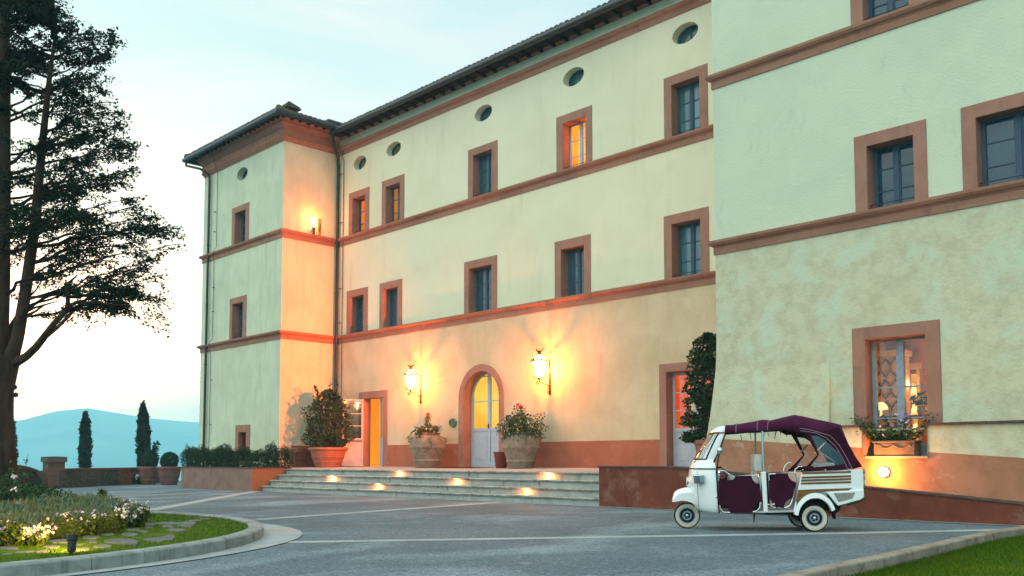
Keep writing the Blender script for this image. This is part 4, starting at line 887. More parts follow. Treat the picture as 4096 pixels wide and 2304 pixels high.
# ================================================================== LAMPS
WARM = (1.0, .52, .16)
gl_lit = glassy('lit_lantern_glass', (1, .9, .7), .05, (1.0, .72, .30), 5.0)
bulb_m = emis('bulb', (1.0, .80, .45), 60)
brass = mat('lantern_iron', (.16, .085, .03), (.10, .05, .02), rough=.5, metal=.6, scale=12)
def lantern(label, px, py_top, py_bot, mx):
    base = ony('d', mx, 400, YF); zt = ony('d', px, py_top, YF - .55).z; zb = ony('d', mx, py_bot, YF).z
    cx, cy, H = base.x, YF - .55, zt - zb
    t = thing('wall_lantern', label, 'lantern', (cx, YF, zb), 'pair of wall lanterns beside the arched door')
    z0 = zb + H*.36; z1 = zb + H*.735; z2 = zb + H*.88        # glass bottom, glass top / gallery, roof apex
    n = 6; rb, rt, ra = .13, .27, .085
    hexp = lambda r, z, o=0: [(cx + r*math.cos(2*PI*(j + .5)/n + o), cy + r*math.sin(2*PI*(j + .5)/n + o), z) for j in range(n)]
    m = MB(); m.loft([hexp(rb, z0), hexp(rt, z1)], cap=False); m.loft([hexp(rt, z1 + .02), hexp(ra, z2)], cap=False); m.build('glass', gl_lit, t)
    m = MB(); A, B, Cc = hexp(rb + .008, z0), hexp(rt + .01, z1), hexp(ra + .01, z2)
    for j in range(n):
        m.tube([A[j], B[j]], .013, 6); m.tube([B[j], Cc[j]], .012, 6)
        k = (j + 1) % n
        m.tube([A[j], A[k]], .014, 6); m.tube([B[j], B[k]], .022, 6); m.tube([Cc[j], Cc[k]], .014, 6)
        mid = (Vector(B[j]) + Vector(B[k]))/2; m.sphere(mid + Vector((0, 0, .03)), .03, 8); m.sphere(Vector(B[j]) + Vector((0, 0, .04)), .03, 8)
    m.lathe([(.0, z0 - .09), (.035, z0 - .07), (.05, z0 - .03), (rb*.9, z0)], (cx, cy, 0), 12)
    for j in range(n):   # scrolls under the body
        q = Vector(A[j]); o = (q - Vector((cx, cy, q.z))).normalized()
        m.tube([q, q + o*.06 + Vector((0, 0, -.02)), q + o*.10 + Vector((0, 0, .03)), q + o*.08 + Vector((0, 0, .07))], .010, 5)
    m.build('frame', brass, t)
    m = MB(); m.lathe([(ra + .02, z2), (ra*.75, z2 + .03), (ra*.8, z2 + .09), (ra + .03, z2 + .11), (ra + .03, z2 + .125), (0, z2 + .13)], (cx, cy, 0), 12)
    for j in range(8):
        a = 2*PI*j/8; d = Vector((math.cos(a), math.sin(a), 0)); q = Vector((cx, cy, z2 + .12)) + d*(ra + .01)
        m.tube([q, q + d*.03 + Vector((0, 0, .06)), q + d*.05 + Vector((0, 0, zt - z2 - .14))], [.014, .010, .005], 5); m.sphere(q + d*.05 + Vector((0, 0, zt - z2 - .13)), .018, 6)
    m.build('crown', brass, t)
    m = MB()
    m.tube([(cx, YF - .03, zb + .06), (cx, YF - .03, zb + H*.78)], .026, 8); m.box(cx - .05, cx + .05, YF - .02, YF, zb + .02, zb + H*.5)
    arm = [Vector((cx, YF - .04, zb + H*.22))]
    for i in range(9): a = PI*.5*i/8; arm.append(Vector((cx, YF - .06 - .47*math.sin(a), zb + H*.22 + (z0 - .1 - zb - H*.22)*(1 - math.cos(a))**.8)))
    m.tube(arm, .018, 8); m.tube([(cx, cy, z0 - .15), (cx, cy, z0 - .07)], .02, 8)
    def scroll(c, r, turns, a0, w=.014):
        m.tube([Vector((cx, c[0] + r*(1 - i/26*.75)*math.cos(a0 + turns*2*PI*i/26), c[1] + r*(1 - i/26*.75)*math.sin(a0 + turns*2*PI*i/26))) for i in range(27)], w, 6)
    scroll((YF - .10, zb + .11), .09, 1.2, 0); scroll((YF - .10, zb + .30), .07, 1.1, PI); scroll((cy - .08, z0 - .19), .07, 1.2, PI*.5)
    m.build('bracket', brass, t)
    m = MB(); m.sphere((cx, cy, z0 + .2), .05, 12); m.tube([(cx, cy, z0 - .02), (cx, cy, z0 + .16)], .02, 6); m.build('bulb', bulb_m, t)
    lamp('lantern_and_fill_light', 'POINT', (cx, cy, z0 + .30), LANTERN_W, (1.0, .205, .026), t, .06)
    return t, (cx, cy, z0 + .3)
LANTERN_W = 900
l1, lp1 = lantern('ornate lit wall lantern with crown between the open door and the arched door', 115, 205, 515, 163)
l2, lp2 = lantern('ornate lit wall lantern with crown to the right of the arched door, nearest the camera', 1105, 85, 445, 1160)
# added spot by the right lantern, in place of an unseen flood on the flank
flank_fill = lamp('lantern_and_fill_light', 'SPOT', (lp2[0] - .45, lp2[1] - .8, lp2[2] + .2), 19000, (1.0, .13, .008), l2, .10, (XI, 21.9, 6.4), 78, 1.0)
flank_fill.scale = (.38, 1, 1)      # added spot squeezed sideways into a tall narrow beam

# torch-shaped lamp on the pavilion flank
q = onx('h', 1297, 1300, XI + .25)
t = thing('torch_lamp', 'small lit torch shaped lamp on the pavilion flank above the upper string course', 'lamp', (XI, q.y, q.z))
hh = onx('h', 1297, 1150, XI + .25).z - q.z
m = MB(); m.lathe([(.05, q.z), (.06, q.z + .02), (.055, q.z + .1), (.065, q.z + .12), (.055, q.z + .14), (.075, q.z + hh*.38), (.085, q.z + hh*.42)], (XI + .25, q.y, 0), 10); m.tube([(XI, q.y, q.z + .2), (XI + .2, q.y, q.z + .2)], .018, 6); m.build('holder', brass, t)
m = MB(); m.lathe([(.05, q.z + hh*.42), (.085, q.z + hh*.7), (.10, q.z + hh*.93), (.07, q.z + hh), (0, q.z + hh*1.01)], (XI + .25, q.y, 0), 12); m.build('glass', emis('torch_glow', (1.0, .62, .22), 14), t, smooth=True)
lamp('torch_light', 'POINT', (XI + .45, q.y, q.z + hh + .05), 55, (1.0, .28, .05), t, .05)
q2 = onx('h', 1352, 1240, XI + .04); t2 = thing('wall_bracket', 'slim dark rectangular bracket plate beside the torch lamp on the pavilion flank', 'bracket', (XI, q2.y, q2.z))
m = MB(); m.box(XI, XI + .05, q2.y - .06, q2.y + .06, q2.z - .42, q2.z + .42); m.build('plate', trim, t2, bevel=.01, seg=1); m = MB(); m.box(XI + .05, XI + .09, q2.y - .03, q2.y + .03, q2.z - .2, q2.z + .2); m.build('clip', brass, t2)

# step lights set in the risers
STEP_PX = [((838, 1203), 2, 'second riser from the top, leftmost lit one'), ((955, 1222), 1, 'second riser from the bottom, left of centre'), ((1008, 1190), 3, 'top riser, left of the urns'),
           ((1153, 1211), 2, 'second riser from the top, below the arched door'), ((1327, 1235), 1, 'second riser from the bottom, right of centre'), ((1382, 1197), 3, 'top riser, rightmost lit one')]
for i, (p, rr, txt) in enumerate(STEP_PX):
    yf = YS + rr*TR + .05; q = ony('D', p[0], p[1], yf); z = RI*rr + .09
    t = thing('step_light', 'small glowing step light in the ' + txt, 'step light', (q.x, yf, z), 'lit lights set in the entrance steps')
    big = i in (0, 5)
    r_ = .075 if big else .058
    m = MB(); m.lathe([(r_ + .018, -.004), (r_ + .018, -.016), (r_, -.018), (r_, -.004)], (q.x, yf, z), 16, 'y'); m.build('bezel', mat('steel_bezel', (.4, .38, .35), rough=.35, metal=.8), t)
    m = MB(); m.sphere((q.x, yf - .012, z), r_, 14, (1, .55, 1)); m.build('lens', emis('step_lens', (1.0, .74, .38), 45), t, smooth=True)
    lamp('step_lamp', 'POINT', (q.x, yf - .10, z + .01), 38 if big else 24, (1.0, .24, .035), t, .03)
UNLIT = [('d', 533, 1058, 3), ('d', 1075, 1128, 2), ('d', 365, 1163, 1), ('c', 1497, 978, 3), ('c', 1918, 1043, 2)]
UL = ['top riser below the left side of the arched door', 'second riser from the top, right of centre', 'second riser from the bottom, below the left urn', 'top riser, right of the potted camellia', 'second riser from the top, below the open door']
for (z_, x, y, rr), txt in zip(UNLIT, UL):
    yf = YS + rr*TR + .05; q = ony(z_, x, y, yf); z = RI*rr + .10
    t = thing('step_light_cover', 'unlit square light cover in the ' + txt, 'step light', (q.x, yf, z), 'unlit light covers in the entrance steps')
    m = MB(); m.box(q.x - .045, q.x + .045, yf - .012, yf + .01, z - .055, z + .055); m.build('plate', mat('steel_cover', (.22, .22, .21), rough=.45, metal=.5), t, bevel=.006, seg=1)
    m = MB(); m.box(q.x - .03, q.x + .03, yf - .016, yf - .011, z - .035, z + .035); m.build('lens', mat('frosted_lens', (.32, .28, .26), rough=.3), t)

# flood light on the wing's dado
q = ony('f', 445, 903, YT - .10); t = thing('wall_flood_light', 'blazing round flood light on the red dado below the dining room window', 'flood light', (q.x, yl, q.z))
m = MB(); m.lathe([(.10, 0), (.11, -.03), (.11, -.06), (.10, -.07)], (q.x, yl, q.z), 20, 'y'); m.build('housing', iron, t)
m = MB(); m.sphere((q.x, yl - .09, q.z), .118, 16, (1, .6, .9)); m.build('lens', emis('flood_lens', (1.0, .80, .42), 50), t, smooth=True)
lamp('flood_lamp', 'POINT', (q.x, yl - .30, q.z + .02), 170, (1.0, .30, .03), t, .05)

# ================================================================== PLANTS
def blob(rx, ry, rz, n, c=(0, 0, 0), shell=.55, lump=.25, seed=0, fr=1.6, zmin=-1.0, rnd=random):
    out = []
    while len(out) < n:
        d = Vector((rnd.gauss(0, 1), rnd.gauss(0, 1), rnd.gauss(0, 1))).normalized()
        if d.z < zmin: continue
        k = 1 + lump*noise.noise((d.x*fr + seed, d.y*fr + seed*.3, d.z*fr))*1.6
        r = (rnd.random()**(1/3)*(1 - shell) + shell*rnd.uniform(.75, 1))*k
        out.append((c[0] + d.x*rx*r, c[1] + d.y*ry*r, c[2] + d.z*rz*r))
    return out
ORD = ['first', 'second', 'third', 'fourth', 'fifth', 'sixth', 'seventh', 'eighth', 'ninth', 'tenth', 'eleventh', 'twelfth']
# box shrubs in the planter: (c-pixel x centre, top y, half width)
HEDGE = [(118, 745, 44), (175, 752, 42), (243, 742, 46), (335, 768, 44), (392, 748, 40), (450, 728, 46), (515, 770, 48), (612, 745, 62), (745, 775, 78), (858, 715, 52), (965, 745, 66)]
HL = ['dark shrub with a pale tip at the left end of the planter hedge', 'narrow dark shrub', 'rounded dense shrub', 'lower bushy shrub', 'tall narrow shrub', 'taller shrub with loose top sprigs', 'low rounded shrub in front of the shuttered window', 'broad shrub before the shuttered window', 'lower yellowish broad shrub', 'tall pointed shrub', 'orange lit pointed shrub at the right end of the planter hedge']
for i, (x, yt, hw) in enumerate(HEDGE):
    yy = 19.25 + .22*math.sin(i*2.3); b = ony('c', x, 930, yy)
    if b.x > PX1 - .42: b = onx('c', x, 930, PX1 - .42); yy = min(b.y, PYB - .25); b = ony('c', x, 930, yy)
    top = ony('c', x, yt, yy).z; w = ony('c', x + hw, 900, yy).x - b.x; w = max(.28, w*.92)
    hgt = top - .86
    lab = HL[i] if i in (0, 10) else HL[i] + ', ' + ORD[i] + ' from the left in the planter'
    t = thing('box_shrub', lab, 'shrub', (b.x, yy, .86), 'shrubs hedging the left planter')
    rnd = random.Random(i + 5); m = MB()
    pts = blob(w*.80, w*.80, hgt*.56, 2600, (b.x, yy, .86 + hgt*.46), .5, .22, i*3.1, 2.2, rnd=rnd)
    for k in range(7):     # upright sprigs give each shrub its own crown
        a, rr = rnd.uniform(0, 2*PI), rnd.uniform(0, .6)*w; hx, hy = b.x + rr*math.cos(a), yy + rr*math.sin(a); hh = hgt*rnd.uniform(.75, 1.0)*(1 - .25*rr/w)
        pts += [(hx + rnd.gauss(0, .05), hy + rnd.gauss(0, .05), .86 + hh*rnd.uniform(.5, 1.0)) for _ in range(110)]
    pts = [p for p in pts if p[2] > .90 and p[0] < PX1 + .22]
    m.leaves(pts, .058, rnd=rnd); m.build('foliage', leaf_box, t, recalc=False)
    m = MB()
    for k in range(4): a = rnd.uniform(0, 2*PI); m.tube([(b.x, yy, .84), (b.x + .3*w*math.cos(a), yy + .3*w*math.sin(a), .86 + hgt*.5)], [.02, .008], 5)
    m.build('stem', bark, t)

def pot_profile(r, h, rim=.12):
    return [(r*.60, 0), (r*.62, h*.04), (r*.70, h*.22), (r*.74, h*.26), (r*.71, h*.29), (r*.79, h*.46), (r*.83, h*.50), (r*.80, h*.53), (r*.90, h*.84), (r*.99, h*.86), (r*1.02, h*.91), (r*1.0, h*.985), (r*.95, h), (r*.86, h*.99), (r*.82, h*.90), (0, h*.88)]
# two topiary balls
for i, (x0, x1, yb_, yt, bx, br, by) in enumerate(((993, 1150, 790, 660, 1091, 62, 625), (1127, 1307, 793, 660, 1220, 66, 618))):
    P0 = onz('a', (x0 + x1)/2, yb_, 0); D_ = (P0 - Vector((0, 0, EYE))).dot(Vector(_F)); sc = 1100/1982*D_/F_PX
    r, h = (x1 - x0)/2*sc, (yb_ - yt)*sc
    t = thing('potted_topiary', ['clipped box ball in a ribbed terracotta pot, left of the pair by the planter', 'clipped box ball in a ribbed terracotta pot, right of the pair touching the planter'][i], 'potted plant', P0, 'pair of potted box balls')
    m = MB(); m.lathe(pot_profile(r, h), P0, 32); m.build('pot', terra_d, t, smooth=True)
    R_ = br*sc; c = (P0.x, P0.y, P0.z + h*.95 + R_*.72); rnd = random.Random(50 + i); m = MB()
    m.leaves(blob(R_, R_, R_, 6000, c, .8, .05, i, rnd=rnd), .07, rnd=rnd); m.build('topiary_ball', leaf_ball, t, recalc=False)
    m = MB(); m.tube([(P0.x, P0.y, h*.85), (P0.x, P0.y, c[2])], .05, 8); m.build('stem', bark, t)

def leafy(name, t, mat_, pts, size, rnd, flat=0, asp=.55): m = MB(); m.leaves(pts, size, rnd=rnd, flat=flat, asp=asp); return m.build(name, mat_, t, recalc=False)
# camellia in the big pot
yy = 22.55; c0 = ony('c', 1395, 930, yy); zt = terr(yy); P0 = Vector((c0.x - .28, yy, zt)); pr_ = (ony('c', 1512, 800, yy).x - ony('c', 1265, 800, yy).x)/2*.80; ph = ony('c', 1390, 757, yy).z - zt
t = thing('potted_camellia', 'tall bushy camellia in a large terracotta pot beside the open door', 'potted plant', P0)
m = MB(); m.lathe(pot_profile(pr_, ph), P0, 32); m.build('pot', terra, t, smooth=True)
rnd = random.Random(3); ctop = ony('c', 1400, 225, yy).z; cb = zt + ph*.9; hh = ctop - cb; hw = (ony('c', 1575, 600, yy).x - ony('c', 1195, 600, yy).x)/2*.70
pts = []
def crown_r(u): return hw*(min(1, .55 + u*2.2) if u < .22 else (1 - ((u - .22)/.80)**1.9)**.62 if u < 1.0 else 0)
while len(pts) < 8200:
    u = rnd.random()**1.15; R0 = crown_r(u); a = rnd.uniform(0, 2*PI)
    k = 1 + .42*noise.noise((math.cos(a)*1.7, math.sin(a)*1.7, u*4)); rr = R0*k*(rnd.random()**.45)
    if noise.noise((math.cos(a)*rr*3.2 + 9, math.sin(a)*rr*3.2, u*9)) < -.18: continue
    pts.append((P0.x + rr*math.cos(a), P0.y + rr*math.sin(a)*.9, cb + hh*u*.97))
for k in range(16):
    a = rnd.uniform(0, 2*PI); u = rnd.uniform(.35, .98); R0 = crown_r(u)*.95; q = Vector((P0.x + R0*math.cos(a), P0.y + R0*math.sin(a), cb + hh*u)); d = Vector((math.cos(a)*.4, math.sin(a)*.4, 1)).normalized()
    pts += [tuple(q + d*rnd.uniform(0, .42) + Vector((rnd.gauss(0, .04), rnd.gauss(0, .04), 0))) for _ in range(22)]
leafy('foliage', t, leaf_cam, pts, .105, rnd)
m = MB()
for k in range(7): a = rnd.uniform(0, 2*PI); m.tube([(P0.x, P0.y, zt + ph*.85), (P0.x + .12*math.cos(a), P0.y + .12*math.sin(a), cb + hh*.3), (P0.x + hw*.45*math.cos(a), P0.y + hw*.45*math.sin(a), cb + hh*rnd.uniform(.55, .85))], [.035, .025, .01], 6)
m.build('stem', bark, t)
# iron console table against the pavilion flank
a = onz('c', 1110, 930, ZT0 + .045); a = Vector((XI + .42, 22.05, terr(22.05))); ztp = onx('c', 1140, 765, XI + .42).z
t = thing('console_table', 'small scrolled iron console table against the orange lit pavilion flank', 'table', a)
m = MB(); m.box(XI + .12, XI + .62, a.y - .45, a.y + .45, ztp - .05, ztp); m.build('table_top', terra, t, bevel=.012)
m = MB(); m.box(XI + .17, XI + .57, a.y - .38, a.y + .38, ztp - .17, ztp - .051); m.build('apron', terra_d, t, bevel=.02)
for sy in (-.3, .3):
    m = MB(); zz = a.z
    m.tube([(XI + .5, a.y + sy*1.15, ztp - .15), (XI + .42, a.y + sy, ztp - .32), (XI + .22, a.y + sy*.8, zz + .42), (XI + .3, a.y + sy*.9, zz + .2), (XI + .45, a.y + sy*1.05, zz + .02)], .016, 7)
    m.tube([(XI + .3 + .09*math.cos(k*.5), a.y + sy*.9, zz + .28 + .09*math.sin(k*.5)) for k in range(12)], .011, 6)
    m.build('leg', iron, t)
m = MB(); m.tube([(XI + .3, a.y - .27, a.z + .3), (XI + .3, a.y + .27, a.z + .3)], .012, 6); m.build('stretcher', iron, t)

# two great urns with flowers
def urn(label, px, pyb, pyt, hwp, fl, seed):
    yy = 22.95; zt = terr(yy); c = ony('d', px, pyb, yy); h = ony('d', px, pyt, yy).z - zt; r = (ony('d', px + hwp, 850, yy).x - ony('d', px - hwp, 850, yy).x)/2*.80
    P0 = Vector((c.x, yy, zt)); rnd = random.Random(seed)
    t = thing('flower_urn', label, 'urn', P0, 'pair of old terracotta urns flanking the arched door')
    prof = [(r*.66, 0), (r*.68, h*.02), (r*.76, h*.17), (r*.80, h*.19), (r*.80, h*.215), (r*.77, h*.235), (r*.91, h*.48), (r*.985, h*.56), (r*1.0, h*.575), (r*.985, h*.60), (r*.98, h*.70), (r*.93, h*.81), (r*.80, h*.90), (r*.66, h*.94), (r*.64, h*.955), (r*.72, h*.975), (r*.72, h*1.0), (r*.62, h*1.0), (r*.55, h*.93), (0, h*.92)]
    m = MB(); m.lathe(prof, P0, 40, wob=.015); u = m.build('urn_body', urn_m, t, smooth=True)
    for a in (-.55, -.55 + PI, -2.2, .9):
        d = Vector((math.cos(a), math.sin(a), 0)); q = P0 + d*r*.86; m = MB(); m.tube([q + Vector((0, 0, h*.72)), q + d*.09*r*2 + Vector((0, 0, h*.75)), q + d*.10*r*2 + Vector((0, 0, h*.82)), q - d*.04 + Vector((0, 0, h*.87))], r*.07, 8); m.build('handle', urn_m, u, smooth=True)
    pts = blob(fl[0], fl[0]*.8, fl[1], fl[2], (P0.x, P0.y, zt + h + fl[1]*.35), .3, .5, seed, 2.2, -.75, rnd)
    for k in range(fl[3]):
        a = rnd.uniform(0, 2*PI); s0 = P0 + Vector((rnd.uniform(-.3, .3)*r, rnd.uniform(-.3, .3)*r, h)); e_ = s0 + Vector((rnd.uniform(-.2, .25), rnd.uniform(-.15, .15), fl[4]*rnd.uniform(.55, 1)))
        pts += [tuple(s0.lerp(e_, rnd.random()) + Vector((rnd.gauss(0, .07), rnd.gauss(0, .07), rnd.gauss(0, .04)))) for _ in range(90)]
        fl_tips.append(e_)
    for k in range(8):       # trailing sprays
        a = rnd.uniform(-PI, PI); d = Vector((math.cos(a), math.sin(a)*.7, 0)); q = P0 + Vector((0, 0, h*1.02))
        pts += [tuple(q + d*(r*.7 + s_*.45) + Vector((rnd.gauss(0, .04), rnd.gauss(0, .04), .1 - .35*s_*s_))) for s_ in [rnd.random() for _ in range(45)]]
    leafy('foliage', t, leaf_urn, pts, .085, rnd)
    w = [p for p in blob(fl[0]*1.05, fl[0]*.9, fl[1]*1.05, fl[5], (P0.x, P0.y, zt + h + fl[1]*.3), .85, .4, seed + 4, 2.2, -.6, rnd)]
    ww = [(p[0] + rnd.gauss(0, .018), p[1] + rnd.gauss(0, .018), p[2] + rnd.gauss(0, .018)) for p in w for _ in range(5)]; leafy('white_flowers', t, fl_white, ww, .05, rnd, 0, .8)
    red = [(e_.x + rnd.gauss(0, .035), e_.y + rnd.gauss(0, .035), e_.z + rnd.gauss(0, .025)) for e_ in fl_tips[:3] for _ in range(26)]; leafy('red_flowers', t, fl_red, red, .055, rnd, 0, .9)
fl_tips = []
urn('old terracotta urn with small geraniums and white flowers left of the arched door', 212, 1003, 738, 110, (.62, .22, 750, 3, .95, 22), 21)
fl_tips = []
urn('larger old terracotta urn overflowing with white and red flowers right of the arched door', 935, 1008, 735, 127, (.88, .50, 2300, 3, 1.15, 46), 33)
# red bin-like planter, board, oval plaque, mat
yy = 23.05; c = ony('d', 782, 1007, yy); zt = terr(yy); h = ony('d', 780, 884, yy).z - zt; r = .27
t = thing('red_planter', 'plain dark red tapered planter between the arched door and the larger urn', 'planter', (c.x, yy, zt))
m = MB(); m.lathe([(r*.72, 0), (r*.74, .01), (r*.98, h*.93), (r*1.05, h*.94), (r*1.05, h), (r*.93, h), (r*.85, h*.8), (0, h*.8)], (c.x, yy, zt), 28); m.build('pot', red_bin, t, smooth=True); m = MB(); m.lathe([(r*1.05, h*.93), (r*1.07, h*.97), (r*1.05, h)], (c.x, yy, zt), 28); m.build('rim', red_bin, t, smooth=True)
a, b = ony('d', 818, 600, YF - .04), ony('d', 920, 655, YF - .04)
t = thing('wall_board', 'dark rectangular wall board half hidden behind the larger urn', 'board', (a.x, YF, b.z)); m = MB(); m.box(a.x, b.x + .1, YF - .05, YF, b.z, a.z); m.build('panel', iron, t, bevel=.008, seg=1); m = MB(); m.box(a.x + .05, b.x + .05, YF - .06, YF - .045, b.z + .05, a.z - .05); m.build('face', mat('board_face', (.05, .06, .07), rough=.3), t)
a = ony('d', 406, 661, YF - .03); rx_ = .24; rz_ = .19
t = thing('oval_plaque', 'polished oval brass plaque on the wall left of the arched door', 'plaque', (a.x, YF, a.z - rz_)); m = MB()
o = arc(a.x, a.z, rx_, rz_, 28); m.loft([[(x + (a.x - x)*k, YF + y_, z + (a.z - z)*k) for x, z in o] for k, y_ in ((0, 0), (0, -.025), (.08, -.04), (.14, -.03))]); m.build('plate', mat('polished_brass', (.30, .24, .12), rough=.12, metal=1.0, scale=3), t, smooth=True)
m = MB(); m.loft([[(a.x + (x - a.x)*k, YF - y_, a.z + (z - a.z)*k) for x, z in o] for k, y_ in ((.85, .030), (.8, .034))]); m.build('face', mat('plaque_face', (.10, .10, .07), (.22, .2, .12), rough=.15, metal=.9, scale=6), t)
m = MB(); zt = terr(23.2); m.box(acx - 1.35, acx + 1.1, 22.55, 23.7, zt + .004, zt + .022); dm = m.build('door_mat', mat('coir_mat', (.12, .055, .025), (.08, .04, .02), scale=30, bump=.5), bevel=.005, seg=1); tag(dm, 'brown coir mat lying on the terrace in front of the arched door', 'door mat')

# climber in a pot by the right door
yy = 22.6; c = ony('e', 835, 830, yy); zt = terr(yy); 
P0 = Vector((c.x + .1, yy, zt)); rimz = ony('e', 830, 822, yy).z; pr_ = .40; ph = rimz - zt
t = thing('potted_climber', 'tall glossy evergreen in a terracotta pot between the right door and the wing', 'potted plant', P0)
m = MB(); m.lathe(pot_profile(pr_, ph), P0, 28); m.build('pot', terra, t, smooth=True)
rnd = random.Random(8); pts = []
OUT = [(140, 872, 950), (200, 800, 950), (260, 768, 950), (340, 745, 950), (420, 735, 960), (500, 728, 965), (600, 715, 960), (700, 698, 940), (760, 690, 900), (810, 700, 850), (835, 740, 800)]
def oi(y):
    for (y0, a0, b0), (y1, a1, b1) in zip(OUT, OUT[1:]):
        if y0 <= y <= y1: u = (y - y0)/(y1 - y0); return a0 + (a1 - a0)*u, b0 + (b1 - b0)*u
while len(pts) < 6500:
    y = rnd.uniform(141, 834); a, b = oi(y); w = (b - a)/2; x = (a + b)/2 + w*rnd.uniform(-1, 1)*(.78 + .35*noise.noise((y*.025, 2.2, rnd.random()*.1))); q = ony('e', x, y, yy)
    dy = rnd.uniform(-1, 1)*.45
    if noise.noise((q.x*3.5, q.z*3.5, dy*3)) < -.10: continue
    pts.append((q.x, q.y + dy, q.z))
leafy('foliage', t, leaf_cam, pts, .115, rnd)
m = MB(); m.tube([(P0.x, P0.y, zt + ph*.8), (P0.x - .1, P0.y, zt + 2.5), (P0.x - .1, P0.y, zt + 3.6)], [.05, .035, .012], 7); m.build('stem', bark, t)

# window box on the wing
a, b = ony('f', 388, 740, YT - .02), ony('f', 612, 738, YT - .02); zs_ = zsill
t = thing('window_box', 'garlanded terracotta window box with greenery and lilac flowers on the dining room sill', 'window box', ((a.x + b.x)/2, YT + .05, zs_))
m = MB(); m.box(a.x + .02, b.x - .02, YT - .09, YT + .26, zs_ + .001, a.z - .05); m.box(a.x, b.x, YT - .11, YT + .28, a.z - .05, a.z); m.build('trough', mat('trough_terracotta', (.20, .14, .10), (.15, .10, .07), scale=5, bump=.3), t, bevel=.015)
m = MB(); xm_ = (a.x + b.x)/2; w_ = (b.x - a.x)
for k in (-1, 1): m.tube([(xm_ + k*w_*.36*u, YT - .095, zs_ + .26 - .08*math.sin(PI*abs(u))) for u in [i/8 for i in range(9)]], .02, 6); m.sphere((xm_ + k*w_*.38, YT - .095, zs_ + .25), .035, 8)
m.build('garland', mat('trough_terracotta'  , (.34, .24, .17)), t)
rnd = random.Random(12); pts = []
for k in range(26):
    x = rnd.uniform(a.x, b.x); s0 = Vector((x, YT + .08 + rnd.uniform(-.1, .1), a.z)); lean = (x - xm_)/w_; e_ = s0 + Vector((lean*1.1 + rnd.gauss(0, .12), rnd.uniform(-.35, .1), rnd.uniform(.15, .62) if abs(lean) < .35 else rnd.uniform(.05, .75)))
    pts += [tuple(s0.lerp(e_, rnd.random()) + Vector((rnd.gauss(0, .05), rnd.gauss(0, .05), rnd.gauss(0, .04)))) for _ in range(75)]
leafy('foliage', t, leaf_urn if False else leaf_dk, pts, .07, rnd)
q = ony('f', 560, 625, YT)
for k in range(16):
    p = (q.x + rnd.gauss(0, .07), YT - .05 + rnd.gauss(0, .05), q.z + rnd.gauss(0, .11)) if k < 8 else (rnd.uniform(a.x, b.x), YT - .05, a.z + rnd.uniform(.1, .5))
    leafy('lilac_flower', t, fl_lilac, [(p[0] + rnd.gauss(0, .018), p[1] + rnd.gauss(0, .02), p[2] + rnd.gauss(0, .018)) for _ in range(6 if k < 8 else 3)], .055, rnd, 0, .9)

# furniture seen through the dining room window
yb2 = YT + 2.6
t = thing('cabinet', 'tall pale cabinet with diamond panelled doors inside the dining room window', 'cabinet', (I0 - 1.4, yb2, .7))
A_, B_ = ony('f', 405, 330, yb2), ony('f', 520, 580, yb2)
m = MB(); m.box(A_.x - .3, B_.x + .1, yb2, yb2 + .5, .7, A_.z + .15); m.box(A_.x - .4, B_.x + .18, yb2 - .1, yb2 + .5, A_.z + .15, A_.z + .3); m.build('carcass', mat('cabinet_paint', (.45, .42, .50), (.38, .36, .42), scale=3), t, bevel=.02)
m = MB()
for i in range(3):
    for j in range(4):
        cx_ = A_.x - .15 + i*(B_.x - A_.x + .25)/3 + .12; cz_ = A_.z - .15 - j*.55; s1, s2 = .13, .24
        pts4 = [(cx_, yb2 - .02, cz_ + s2), (cx_ + s1, yb2 - .02, cz_ + s2*.3), (cx_ + s1, yb2 - .02, cz_ - s2*.3), (cx_, yb2 - .02, cz_ - s2), (cx_ - s1, yb2 - .02, cz_ - s2*.3), (cx_ - s1, yb2 - .02, cz_ + s2*.3)]
        m.tube(pts4 + [pts4[0]], .022, 5)
m.build('door_panel', mat('cabinet_moulding', (.12, .08, .10), scale=3), t)
yb3 = YT + 3.2; A_, B_ = ony('f', 558, 385, yb3), ony('f', 618, 600, yb3)
t = thing('bottle_shelf', 'glowing backlit shelf unit of bottles inside the dining room window', 'shelf', ((A_.x + B_.x)/2, yb3, .7))
m = MB(); m.box(A_.x, B_.x, yb3 + .3, yb3 + .34, .7, A_.z); m.build('back_panel', emis('shelf_glow', (1.0, .40, .05), 1.2, (.8, .2, .02), 3), t)
m = MB(); m.box(A_.x - .08, A_.x, yb3, yb3 + .34, .7, A_.z + .1); m.box(B_.x, B_.x + .08, yb3, yb3 + .34, .7, A_.z + .1); m.box(A_.x - .16, B_.x + .16, yb3 - .06, yb3 + .34, A_.z + .1, A_.z + .25)
shz = [A_.z - .62, A_.z - 1.12, A_.z - 1.6]
for z in shz: m.box(A_.x, B_.x, yb3, yb3 + .3, z - .03, z)
m.build('carcass', mat('shelf_wood', (.30, .22, .16), scale=3), t)
lamp('shelf_light', 'POINT', ((A_.x + B_.x)/2, yb3 - .25, A_.z - .3), 26, (1.0, .55, .2), t, .08)
bt = None
for si, z in enumerate(shz):
    for k in range(4):
        x = A_.x + .1 + k*(B_.x - A_.x - .2)/3
        if bt is None:
            m = MB(); m.lathe([(.05, 0), (.055, .02), (.055, .17), (.02, .23), (.018, .30), (.022, .31), (0, .31)], (0, 0, 0), 12); bt = m.build('bottle', emis('bottle_glow', (1.0, .62, .22), 2.2, (.5, .12, .01), 6), None, smooth=True); o = bt
        else: o = bt.copy(); COL.objects.link(o)
        o.location = (x, yb3 + .14, z + .001); o.scale = (1, 1, random.uniform(.75, 1.15))
        tag(o, 'amber lit bottle on the glowing shelf in the dining room', 'bottle', 'bottles on the glowing dining room shelf')
